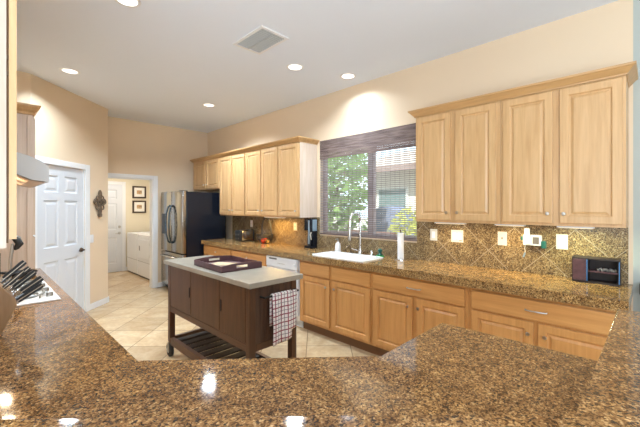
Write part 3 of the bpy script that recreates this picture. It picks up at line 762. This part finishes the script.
plate('ivory outlet plate just right of the window, first in the row', 1.608, 1.19, .075, .118, 'r', 'switch_plate', 'switch')
o = plate('wide ivory double plate second from the window on the right', 1.366, 1.19, .118, .118, 'rr', 'switch_plate', 'switch')
MB().box(-.0095, -.0085, -.050, -.022, -.045, -.038).build('label_mark', 'slot', o)
plate('ivory single switch plate with a dark toggle left of the adapter', .960, 1.193, .075, .122, 's!', 'switch_plate', 'switch')
plate('ivory two-socket outlet plate above the desk organizer', .520, 1.194, .078, .120, 'o')
plate('ivory outlet plate behind the toaster', 4.895, 1.195, .075, .118, 'o')
plate('ivory outlet plate between the wire basket and the coffee maker', 3.765, 1.19, .075, .118, 'o')
# adapter with plugs
t = thing('power_adapter', 'white multi-socket plug adapter with dark chargers on the backsplash', 'adapter', (XW-.016, .722, 1.196))
MB().box(-.045, 0, -.066, .066, -.045, .045, .008).build('housing', 'whiteplastic', t)
MB().box(-.048, -.045, -.052, -.006, -.030, .028, .001).build('socket', 'slot', t)
MB().box(-.066, -.045, .012, .052, -.034, .10, .006).build('plug', 'whiteplastic', t)
MB().box(-.05, -.012, -.10, -.066, -.062, -.002, .006).build('charger', 'teal', t)
MB().box(-.04, -.012, .066, .085, -.005, .028, .004).build('charger', 'teal', t)
k = MB(); k.tube([(-.03, .05, -.045), (-.03, .055, -.07), (-.025, .052, -.10), (-.022, .06, -.125)], .003, 6); k.build('cord', 'plastic', t)
k = MB(); k.tube([(-.022, .055, -.110), (-.022, .068, -.150)], .007, 6); k.build('cord_tip', 'bluegrey', t)

# wall plate on diagonal wall and cross
o = MB().box(-.04, .04, -.006, 0, -.058, .058, .002); t = thing('switch_plate', 'white switch plate on the angled wall right of the six-panel door', 'switch')
p = Matrix.Rotation(DA, 4, 'Z') @ Vector((1.018, 0, 0)); t.location = (.434+p.x, 5.064+p.y, 1.02); t.rotation_euler = (0, 0, DA)
o.build('cover_plate', 'whiteplastic', t); MB().box(-.015, .015, -.009, -.006, -.03, .03, .001).build('switch_rocker', 'whiteplastic', t)
t = thing('wall_cross', 'ornate antique metal cross hanging on the angled wall', 'wall cross')
p = Matrix.Rotation(DA, 4, 'Z') @ Vector((1.180, 0, 0)); t.location = (.434+p.x, 5.064+p.y, 1.53); t.rotation_euler = (0, 0, DA)
k = MB()
def loop(cx, cz, a, b, ang, r=.009):
    pts = []
    for i in range(16):
        q = 2*pi*i/16; x, z = a*cos(q), b*sin(q); pts.append((cx + x*cos(ang)-z*sin(ang), -.02, cz + x*sin(ang)+z*cos(ang)))
    k.tube(pts, r, 6, closed=True)
loop(0, .125, .035, .07, 0); loop(0, .125, .014, .04, 0, .007)
loop(-.09, .03, .045, .038, .5); loop(.09, .03, .045, .038, -.5); loop(-.10, .03, .02, .018, .5, .008); loop(.10, .03, .02, .018, -.5, .008)
loop(-.055, -.055, .035, .030, .9); loop(.055, -.055, .035, .030, -.9); loop(0, .02, .05, .05, 0, .01)
loop(-.055, .085, .03, .025, .8); loop(.055, .085, .03, .025, -.8)
loop(0, -.10, .034, .07, 0); loop(0, -.17, .04, .03, 0); k.tube([(0, -.02, -.20), (0, -.02, .19)], .010, 8); k.tube([(-.12, -.02, .03), (.12, -.02, .03)], .010, 8)
k.lathe([(0, -.034), (.022, -.03), (.026, -.015), (.0, 0)], (0, 0, .03), 12, 'Y')
k.build('scrollwork', 'crossmetal', t, True)

# ------------------------------------------------------------------ left counter things
t = thing('gas_cooktop', 'white gas cooktop with grey grates set in the left counter', 'cooktop', (0, 0, .914))
MB().box(-.17, .358, 2.54, 3.33, 0, .010, .004).build('surface', 'porcelain', t)
for cx in (-.03, .20):
    for cyy in (2.74, 3.12):
        g = MB(); 
        for i in range(4):
            a = pi/4*i
            g.tube([(cx+.085*cos(a), cyy+.13*sin(a), .036), (cx-.085*cos(a), cyy-.13*sin(a), .036)], .006, 6)
        g.tube([(cx+.10*cos(a), cyy+.15*sin(a), .030) for a in [2*pi*i/20 for i in range(20)]], .006, 6, closed=True)
        for sx in (-1, 1):
            for sy in (-1, 1): g.tube([(cx+sx*.07, cyy+sy*.105, .030), (cx+sx*.07, cyy+sy*.105, .010)], .006, 6)
        g.build('grate', 'grate', t)
        b = MB(); b.lathe([(0, .010), (.042, .010), (.042, .018), (.028, .024), (0, .024)], (cx, cyy, 0), 16); b.build('burner', 'nickel', t, True)
for i in range(4):
    b = MB(); b.lathe([(0, .010), (.020, .010), (.018, .034), (0, .036)], (.318, 2.66+i*.17, 0), 14); b.build('knob', 'nickel', t, True)

# knife block: slanted wooden block and its knives
t = thing('knife_block', 'slanted wooden knife block at the left edge of the foreground', 'knife block')
sec = [(-.07, .9145), (.070, .9145), (.126, 1.042), (.120, 1.072), (.055, 1.155), (-.10, 1.06)]
MB().prism(sec, 1.985, 2.13, 'Y', .004).build('block', 'blockwood', t)
def knife(a, b, y, hw, lab, tang=True):
    k = thing('kitchen_knife', lab, 'knife', (0, 0, 0), 0, 'knives in the wooden block')
    A = Vector((a[0], y, a[1])); B = Vector((b[0], y, b[1])); ax = B-A; n1 = Vector((-ax.z, 0, ax.x)).normalized(); s1 = Vector((0, 1, 0))
    def slab(p, q, hw, ht, name, mt, o0=0, o1=0):
        m = MB(); vs = []
        for f_, sc in ((0, .82), (.12, 1), (.5, .92), (.85, 1.05), (1, .85)):
            e = p+(q-p)*f_
            vs.append([m.bm.verts.new(e + n1*(hw*sc*sx + o0 + (o1-o0)*f_) + s1*ht*sy) for sx, sy in ((-1,-1),(1,-1),(1,1),(-1,1))])
        for P_, Q_ in zip(vs, vs[1:]):
            for i in range(4): m.face([P_[i], P_[(i+1) % 4], Q_[(i+1) % 4], Q_[i]])
        m.face(vs[0][::-1]); m.face(vs[-1]); return m.build(name, mt, k)
    slab(A, A+ax*.16, hw*1.1, .0085, 'bolster', 'chrome')
    slab(A+ax*.16, B, hw, .0085, 'handle', 'blackmat')
    if tang: slab(A+ax*.16, B, .0017, .0092, 'tang', 'tangmetal')
    slab(A-ax*.10, A, hw*.8, .0012, 'blade', 'chrome')
M['tangmetal'] = mat('tang_metal', (.55, .46, .36), .3, 1)
for a, b, y, hw, lab in (
    ((.075, 1.135), (.160, 1.217), 2.10, .0115, 'black knife handle highest in the wooden block'),
    ((.070, 1.105), (.150, 1.185), 2.03, .0070, 'slim black handle with a bright edge, second from the top of the block'),
    ((.088, 1.112), (.173, 1.194), 2.06, .0080, 'slim black handle third from the top of the block'),
    ((.110, 1.088), (.197, 1.163), 2.11, .0125, 'thick black-brown knife handle just above the middle of the block'),
    ((.128, 1.083), (.214, 1.146), 2.02, .0130, 'thick black knife handle with a tan edge line in the middle of the block'),
    ((.120, 1.064), (.208, 1.128), 2.07, .0115, 'black knife handle behind the middle one, just below it'),
    ((.112, 1.048), (.214, 1.115), 2.005, .0115, 'long black knife handle lowest in the wooden block')):
    knife(a, b, y, hw, lab)

t = thing('steel_canister', 'brushed steel canister on the left counter against the photo edge', 'canister', (.055, 3.76, .914))
k = MB(); k.lathe([(0, 0), (.085, 0), (.085, .165), (.080, .17), (0, .17)], seg=24); k.build('body', 'stainless', t, True)
k = MB(); k.lathe([(0, .17), (.086, .17), (.086, .188), (.06, .196), (.014, .198), (.014, .212), (0, .214)], seg=24); k.build('lid', 'stainless', t, True)
t = thing('standing_utensil', 'grey metal pole with a dark rounded head beyond the cooktop', 'utensil', (.178, 3.50, .914))
k = MB(); k.lathe([(0, 0), (.05, 0), (.05, .008), (.012, .014), (0, .014)], seg=16); k.build('base', 'nickel', t, True)
k = MB(); k.tube([(0, 0, .01), (.005, 0, .15), (.018, 0, .28)], [.014, .012, .010], 10); k.build('pole', 'nickel', t, True)
k = MB(); k.tube([(.0, 0, .325), (.02, 0, .327), (.045, 0, .305), (.058, 0, .275), (.040, 0, .245), (.03, 0, .23)], [.010, .017, .026, .025, .018, .006], 12); k.build('head', 'blackmat', t, True)
k = MB(); k.tube([(.0, -.005, .338), (.025, -.005, .343), (.055, -.005, .325), (.075, -.005, .29)], [.006, .010, .010, .006], 10); k.build('cap', 'chrome', t, True)
t = thing('frying_pan', 'small dark pan on the left counter beyond the cooktop', 'pan', (.270, 3.65, .914))
k = MB(); k.lathe([(0, 0), (.075, 0), (.092, .035), (.088, .036), (.072, .006), (0, .006)], seg=22); k.build('pan_body', 'blackmat', t, True)
k = MB(); k.tube([(-.085, 0, .030), (-.14, -.01, .045), (-.20, -.02, .05)], .009, 8); k.build('handle', 'blackmat', t, True)

# ------------------------------------------------------------------ island cart
t = thing('island_cart', 'dark walnut kitchen island cart with a pale grey top, on casters', 'kitchen island', (0, 0, 0))
IX0, IX1, IY0, IY1 = 1.335, 1.770, 2.00, 3.430
def top_mat():
    m = mat('pale_stone_top', (.52, .45, .35), .3); v = coords(m); n = noise(m, v, 9, 5)
    r = ramp(m, [(.3, (.26, .23, .18)), (.7, (.335, .30, .24))]); L(m, n, r.inputs[0]); L(m, r.outputs[0], bs(m).inputs['Base Color']); return m
M['cart_top'] = top_mat()
MB().box(1.305, 1.80, 1.955, 3.467, .912, .95, .004).build('top', 'cart_top', t)
for x in (IX0, IX1-.05):
    for y in (IY0, IY1-.05):
        MB().box(x, x+.05, y, y+.05, (.140 if y > 3 else .0), .912, .002).build('leg', 'island_wood', t)
MB().box(IX0+.012, IX1-.012, IY0+.012, IY1-.012, .50, .905).build('cabinet_box', 'planks', t)
MB().box(IX0+.003, IX0+.04, IY0+.05, IY1-.05, .448, .50, .002).build('rail', 'island_wood_h', t)
MB().box(IX1-.04, IX1-.003, IY0+.05, IY1-.05, .448, .50, .002).build('rail', 'island_wood_h', t)
for y in (IY0+.003, IY1-.04): MB().box(IX0+.05, IX1-.05, y, y+.037, .448, .50, .002).build('rail', 'island_wood', t)
for y in (IY0+.003, IY1-.04): MB().box(IX0+.05, IX1-.05, y, y+.037, .12, .19, .002).build('shelf_rail', 'island_wood', t)
for x in (IX0+.003, IX1-.04): MB().box(x, x+.037, IY0+.05, IY1-.05, .12, .19, .002).build('shelf_rail', 'island_wood_h', t)
ys = IY0+.05; n = 11; pitch = (IY1-IY0-.13)/n
for i in range(n): MB().box(IX0+.04, IX1-.04, ys+i*pitch+.026, ys+(i+1)*pitch-.012, .165, .182, .002).build('shelf_slat', 'espresso', t)
for a, b, hy in ((3.375, 2.930, 2.955), (2.922, 2.428, None), (2.420, 2.058, 2.400)):
    d = MB(); d.box(IX0+.002, IX0+.012, b, a, .506, .905, .001); o = d.build('door', 'island_wood', t)
    if hy: MB().box(IX0-.004, IX0+.002, hy-.010, hy+.004, .665, .755, .002).build('handle', 'blackmat', o)
# vertical plank grooves of the end panel
e = MB()
for i in range(9):
    x = IX0+.055 + i*.0362; e.box(x, x+.0335, IY0+.006, IY0+.0125, .502, .905, .0015)
e.build('end_panel', 'planks', t)
for x in (IX0+.025, IX1-.025):
    k = MB(); yy = IY1-.02
    k.box(x-.013, x+.013, yy-.016, yy+.016, .132, .140); k.box(x-.033, x-.028, yy-.015, yy+.015, .055, .136); k.box(x+.004, x+.009, yy-.015, yy+.015, .055, .136); k.box(x-.033, x+.009, yy-.015, yy+.015, .131, .136)
    c = k.build('caster', 'nickel', t)
    k = MB(); k.lathe([(0, -.0145), (.050, -.0145), (.065, -.012), (.065, .012), (.050, .0145), (0, .0145)], (x-.012, yy, .065), 26, 'X'); k.build('wheel', 'rubber', c, True)
    k = MB(); k.lathe([(0, -.0235), (.026, -.0235), (.028, -.0212)], (x-.012, yy, .065), 16, 'X'); k.build('hub', 'nickel', c, True)
k = MB(); k.tube([(1.425, IY0, .832), (1.425, IY0-.048, .832), (1.745, IY0-.048, .832), (1.745, IY0, .832)], .008, 8); k.build('towel_bar', 'blackmat', t, True)

# towel over the bar
k = MB(); yb = IY0-.048
def sheet(x0, x1, zb0, zb1, yoff, ph, back):
    nx, nz = 12, 16; G = []
    for i in range(nz+1):
        row = []
        for j in range(nx+1):
            u = j/nx; v = i/nz; zb = zb0+(zb1-zb0)*u
            x = x0+(x1-x0)*u + .006*sin(v*4+ph)*v
            z = .8425+yoff - (.8425-zb)*v
            y = yb-.010-yoff - .007*sin(u*9+ph+v*1.2)*min(1, v*3) - .006*v
            row.append(k.bm.verts.new((x, y, z)))
        G.append(row)
    # over the bar and down behind
    B = []
    for q, (dy, dz) in enumerate(((-.0095, .0035), (0, .0120), (.0105, .003), (.0115, -.03), (.0125, -.12), (.013, -.22))):
        B.append([k.bm.verts.new((x0+(x1-x0)*j/nx, yb+dy+(yoff if dy > 0 else -yoff if dy < 0 else 0), .8325+dz+(yoff if dy <= 0 else 0))) for j in range(nx+1)])
    S = B[::-1] + G
    for A, C in zip(S, S[1:]):
        for j in range(nx): k.face([A[j], A[j+1], C[j+1], C[j]])
sheet(1.56, 1.722, .545, .56, 0, 1.2, True)
sheet(1.485, 1.668, .475, .49, .006, 0, False)
o = k.build('dish_towel', 'towel', smooth=True); sm = o.modifiers.new('s', 'SOLIDIFY'); sm.thickness = .002
tag(o, 'white dish towel with red and dark check hanging on the cart towel bar', 'towel')

# tray
t = thing('serving_tray', 'plum-brown wooden serving tray with cut-out handles on the island cart', 'tray', (1.562, 2.69, .95), radians(-2.5))
a, b = .19, .262
MB().box(-a, a, -b, b, 0, .010).build('base', 'tray', t)
def scal(n=8):
    pts = [(-b, 0), (b, 0)]
    for i in range(n*4+1):
        y = b - 2*b*i/(n*4); pts.append((y, .048 + .004*abs(sin(pi*i/4))))
    return pts
for s_ in (-1, 1):
    x = s_*(a-.006)
    MB().prism(scal(), x-.006, x+.006, 'X').build('long_side', 'tray', t)
for s_ in (-1, 1):
    y = s_*(b-.006); m = MB(); y0, y1 = y-.006, y+.006; aa = a-.012
    m.box(-aa, aa, y0, y1, 0, .022); m.box(-aa, -.055, y0, y1, .022, .044); m.box(.055, aa, y0, y1, .022, .044)
    m.prism([(-aa, .044), (aa, .044), (aa, .052), (.09, .060), (0, .064), (-.09, .060), (-aa, .052)], y0, y1, 'Y')
    m.build('handle_side', 'tray', t)
def card(pts, z, mt, lab):
    m = MB(); m.prism(pts, z, z+.003); o = m.build('paper_card', mt); o.location = (1.562, 2.69, .96); tag(o, lab, 'card'); return o
card([(-.14, .12), (.02, .20), (.12, .02), (.0, -.02)], .0005, 'cream', 'cream paper card lying at the far end of the serving tray')
card([(-.16, .05), (-.03, -.04), (-.06, -.12), (-.16, -.06)], .0008, 'tan', 'tan paper card lying at the near left of the serving tray')
card([(.0, -.06), (.15, -.02), (.155, -.22), (.04, -.20)], .0008, 'cream', 'cream paper card lying at the near right of the serving tray')

# ------------------------------------------------------------------ laundry appliances and pictures
def washer(label, y0, y1, door):
    t = thing('clothes_dryer' if door else 'washing_machine', label, 'dryer' if door else 'washing machine', (2.44, y0, 0))
    w_ = y1-y0
    MB().box(0, .68, 0, w_, .03, .875, .008).build('body', 'appliance', t)
    MB().box(.02, .66, .02, w_-.02, 0, .03).build('base', 'blackmat', t)
    MB().box(-.004, .60, -.0, w_, .877, .895, .004).build('top', 'appliance', t)
    c = MB().box(.60, .70, .0, w_, .877, 1.03, .01).build('control_panel', 'appliance', t)
    for i in range(3):
        k = MB(); k.lathe([(0, -.016), (.02, -.014), (.022, 0)], (.60, .15+i*.18, .97), 14, 'X'); k.build('dial', 'nickel', c, True)
    if door:
        d = MB().box(-.012, 0, .06, w_-.09, .40, .80, .008).build('door', 'appliance', t)
        MB().box(-.016, -.012, w_-.17, w_-.13, .56, .66, .001).build('handle', 'slot', d)
        for z in (.46, .70): MB().box(-.016, -.012, .045, .065, z, z+.05).build('hinge', 'nickel', d)
    else:
        MB().box(.06, .56, .07, w_-.07, .8955, .90, .002).build('lid', 'appliance', t)
    MB().box(-.003, 0, .01, w_-.01, .33, .336).build('seam', 'slot', t)
washer('white dryer with a square front door, nearer one in the laundry room', 7.125, 7.90, True)
washer('white washing machine against the far laundry wall, farther one', 7.93, 8.645, False)
def picture(label, z0, z1):
    t = thing('framed_picture', label, 'picture', (2.731, 8.75, (z0+z1)/2)); a, b = .15, (z1-z0)/2
    f = MB(); 
    for q in ((-a, a, -b, -b+.035), (-a, a, b-.035, b), (-a, -a+.035, -b+.035, b-.035), (a-.035, a, -b+.035, b-.035)): f.box(q[0], q[1], -.025, -.002, q[2], q[3])
    f.build('frame', 'frame', t)
    MB().box(-a+.035, a-.035, -.014, -.006, -b+.035, b-.035).build('mat_board', 'mat_picture', t)
    MB().box(-.055, .055, -.0155, -.0142, -.045, .045).build('print', 'print', t)
picture('dark-framed landscape picture, upper of two in the laundry room', 1.69, 1.978)
picture('dark-framed landscape picture, lower of two in the laundry room', 1.34, 1.636)

# ------------------------------------------------------------------ ceiling fittings
spots = [(.737, 4.653, 'round recessed ceiling light at the far left, above the white door'), (2.435, 4.717, 'round recessed ceiling light farthest from the camera, toward the refrigerator'),
         (2.433, 2.774, 'round recessed ceiling light beside the air vent'), (3.031, 2.525, 'round recessed ceiling light closest to the window wall, above the sink'),
         (.779, 2.761, 'round recessed ceiling light cut by the top edge of the photo')]
for x, y, lab in spots:
    t = thing('recessed_light', lab, 'ceiling light', (x, y, CEIL), 0, 'recessed lights in the kitchen ceiling')
    k = MB(); k.lathe([(.068, -.001), (.072, -.006), (.090, -.005), (.094, -.0005)], seg=28); k.build('trim_ring', 'white', t, True)
    k = MB(); k.lathe([(0, -.003), (.070, -.003), (.070, -.0005), (0, -.0005)], seg=28); k.build('lens', 'lens', t)
    light('bulb', 'AREA', (0, 0, -.012), (0, 0, 0), CAN_W*(1.6 if (y > 4 and x > 2) else .4 if x > 3 else 1.05), CAN_C, .13, parent=t, spread=radians(140)).data.specular_factor = .15
t = thing('ceiling_vent', 'white louvred air vent in the ceiling between the recessed lights', 'vent', (1.825, 2.56, CEIL))
f = MB(); A, B = .15, .225
for q in ((-A, A, -B, -B+.025), (-A, A, B-.025, B), (-A, -A+.025, -B+.025, B-.025), (A-.025, A, -B+.025, B-.025)): f.box(q[0], q[1], q[2], q[3], -.012, -.0005)
f.build('frame', 'white', t)
M['ventgrey'] = mat('vent_grey', (.16, .16, .16), .6)
MB().box(-A+.025, A-.025, -B+.025, B-.025, -.003, -.0005).build('backing', 'ventgrey', t)
s = MB()
for i in range(14):
    y = -B+.035+i*.0275; s.prism([(y, -.003), (y+.010, -.012), (y+.0115, -.0115), (y+.0015, -.003)], -A+.025, A-.025, 'X')
s.box(-.006, .006, -B+.025, B-.025, -.012, -.004)
s.build('louvres', mat('louvre_grey', (.45, .46, .45), .6), t)

# ------------------------------------------------------------------ woven shade in the window
t = thing('woven_shade', 'brown woven reed roman shade lowered over the kitchen window', 'window shade', (0, 0, 0))
s = MB(); z = WZ0+.012; i = 0
sx = XW+.001
while z < 2.30:
    hh = .0100 + random.random()*.002
    s.box(sx-.0015+random.uniform(-.001, .001), sx+.0025, WY0+.006, WY1-.006, z, z+hh); z += .0225; i += 1
s.build('reeds', 'shade', t)
c = MB()
y = WY0+.03
while y < WY1-.02: c.tube([(sx-.004, y, WZ0+.01), (sx-.004, y, 2.33)], .0017, 4); y += .062
c.build('cords', 'shade_dark', t)
v = MB(); z = 2.142
while z < WZ1-.008:
    v.box(XW-.008, XW-.001, WY0+.004, WY1-.004, z, z+.0095+random.random()*.002); z += .0120
v.build('valance', 'shade_dark', t)
v = MB().box(XW-.011, XW-.001, WY0+.004, WY1-.004, 2.130, 2.146); v.build('valance_edge', 'shade_dark', t)
MB().box(XW-.0005, XW+.05, WY0+.004, WY1-.004, WZ1-.012, WZ1-.001).build('head_rail', 'shade_dark', t)
MB().box(sx-.010, sx+.008, WY0+.004, WY1-.004, WZ0+.001, WZ0+.020).build('bottom_rail', 'shade_dark', t)

# ------------------------------------------------------------------ chair beyond the bar
t = thing('dining_chair', 'black chair back at the right edge of the photo, beyond the counter end', 'chair', (3.255, -.16, 0))
MB().box(-.44, -.03, -.20, .20, .43, .46, .008).build('seat', 'blackmat', t)
for sy in (-.19, .17):
    MB().prism([(-.03, 0), (.01, 0), (.01, .46), (.03, .93), (0, .93), (-.03, .46)], sy, sy+.03, 'Y').build('leg', 'blackmat', t)
    MB().box(-.43, -.395, sy, sy+.03, 0, .43).build('leg', 'blackmat', t)
m = MB(); m.box(-.002, .028, -.225, .225, .86, .94, .006); m.build('top_rail', 'blackmat', t)
for i in range(4): MB().box(.002, .018, -.13+i*.075, -.10+i*.075, .46, .86).build('back_slat', 'blackmat', t)

# ------------------------------------------------------------------ outside
tag(MB().box(3.5, 40, -8, 40, -.15, -.05).build('patio_ground', 'patio'), kind='structure')
def foliage(name, label, cat, cx, cy_, z0, z1, r, n, size, mt, trunk=True):
    t = thing(name, label, cat, (cx, cy_, -.05)); b = MB(); rnd = random.Random(int(cx*100+cy_*10))
    for i in range(n):
        while True:
            p = Vector((rnd.uniform(-1, 1), rnd.uniform(-1, 1), rnd.uniform(-1, 1)))
            if .35 < p.length < 1: break
        q = Vector((p.x*r, p.y*r, (z0+z1)/2+p.z*(z1-z0)/2))
        u = Vector((rnd.uniform(-1, 1), rnd.uniform(-1, 1), rnd.uniform(-1, 1))).normalized(); w2 = u.orthogonal().normalized()
        sz = size*rnd.uniform(.6, 1.3)
        b.face([b.bm.verts.new(q+u*sz), b.bm.verts.new(q+w2*sz*.5), b.bm.verts.new(q-u*sz), b.bm.verts.new(q-w2*sz*.5)])
    b.build('foliage', mt, t)
    if trunk:
        k = MB(); k.tube([(0, 0, 0), (.03, .02, z0+.2), (0, 0, (z0+z1)/2)], [.09, .07, .04], 8)
        for a in range(5): k.tube([(0, 0, z0), (.45*r*cos(a*1.26), .45*r*sin(a*1.26), (z0+z1)/2)], .03, 6)
        k.build('trunk', 'bark', t)
    return t
foliage('leafy_tree', 'green leafy tree outside the left half of the window', 'tree', 6.0, 5.95, .3, 4.2, 1.3, 4300, .11, 'leaf')
foliage('leafy_tree', 'green leafy tree farther back at the left side of the window', 'tree', 7.6, 9.5, .6, 4.6, 1.5, 3000, .14, 'leaf')
foliage('flowering_shrub', 'yellow-green shrub outside the right corner of the window', 'shrub', 6.6, 3.75, .0, 1.55, .50, 1100, .06, 'leaf_yellow', False)
foliage('flowering_shrub', 'green shrub between the tree and the covered grill outside', 'shrub', 8.9, 6.3, .0, 1.3, .5, 800, .07, 'leaf', False)
t = thing('neighbour_house', 'pale stucco neighbouring house seen through the right half of the window', 'house', (0, 0, 0))
MB().box(10.0, 16, 1.5, 7.4, -.05, 2.75).build('wall', 'stucco', t)
MB().prism([(9.35, 2.70), (16.5, 2.70), (13, 3.9)], 1.0, 8.1, 'Y').build('roof', 'rooftile', t)
MB().box(9.30, 9.36, 1.0, 8.1, 2.62, 2.82).build('fascia', 'windowframe', t)
f = MB().box(9.95, 10.0, 5.75, 6.95, 1.05, 2.15).build('window_frame', 'white', t)
MB().box(9.94, 9.952, 5.82, 6.88, 1.12, 2.08).build('window_glass', 'glassdark', f)
t = thing('covered_grill', 'grill under a rounded grey-blue cover outside the window', 'grill', (7.95, 5.05, -.05))
k = MB(); k.prism([(-.6, 0), (.6, 0), (.58, .9), (.50, 1.25), (.25, 1.52), (-.1, 1.58), (-.4, 1.42), (-.56, 1.1)], -.4, .4, 'X', .05); k.build('cover', 'cover', t, True)
t = thing('redwood_planter', 'reddish-brown wooden planter box just outside the window', 'planter', (4.5, 3.05, -.05))
for zz in range(5): MB().box(0, .4, 0, .95, .05+zz*.212, .05+zz*.212+.20).build('plank', 'redwood', t)
MB().box(.03, .37, .03, .92, 0, 1.05).build('box', 'redwood', t)
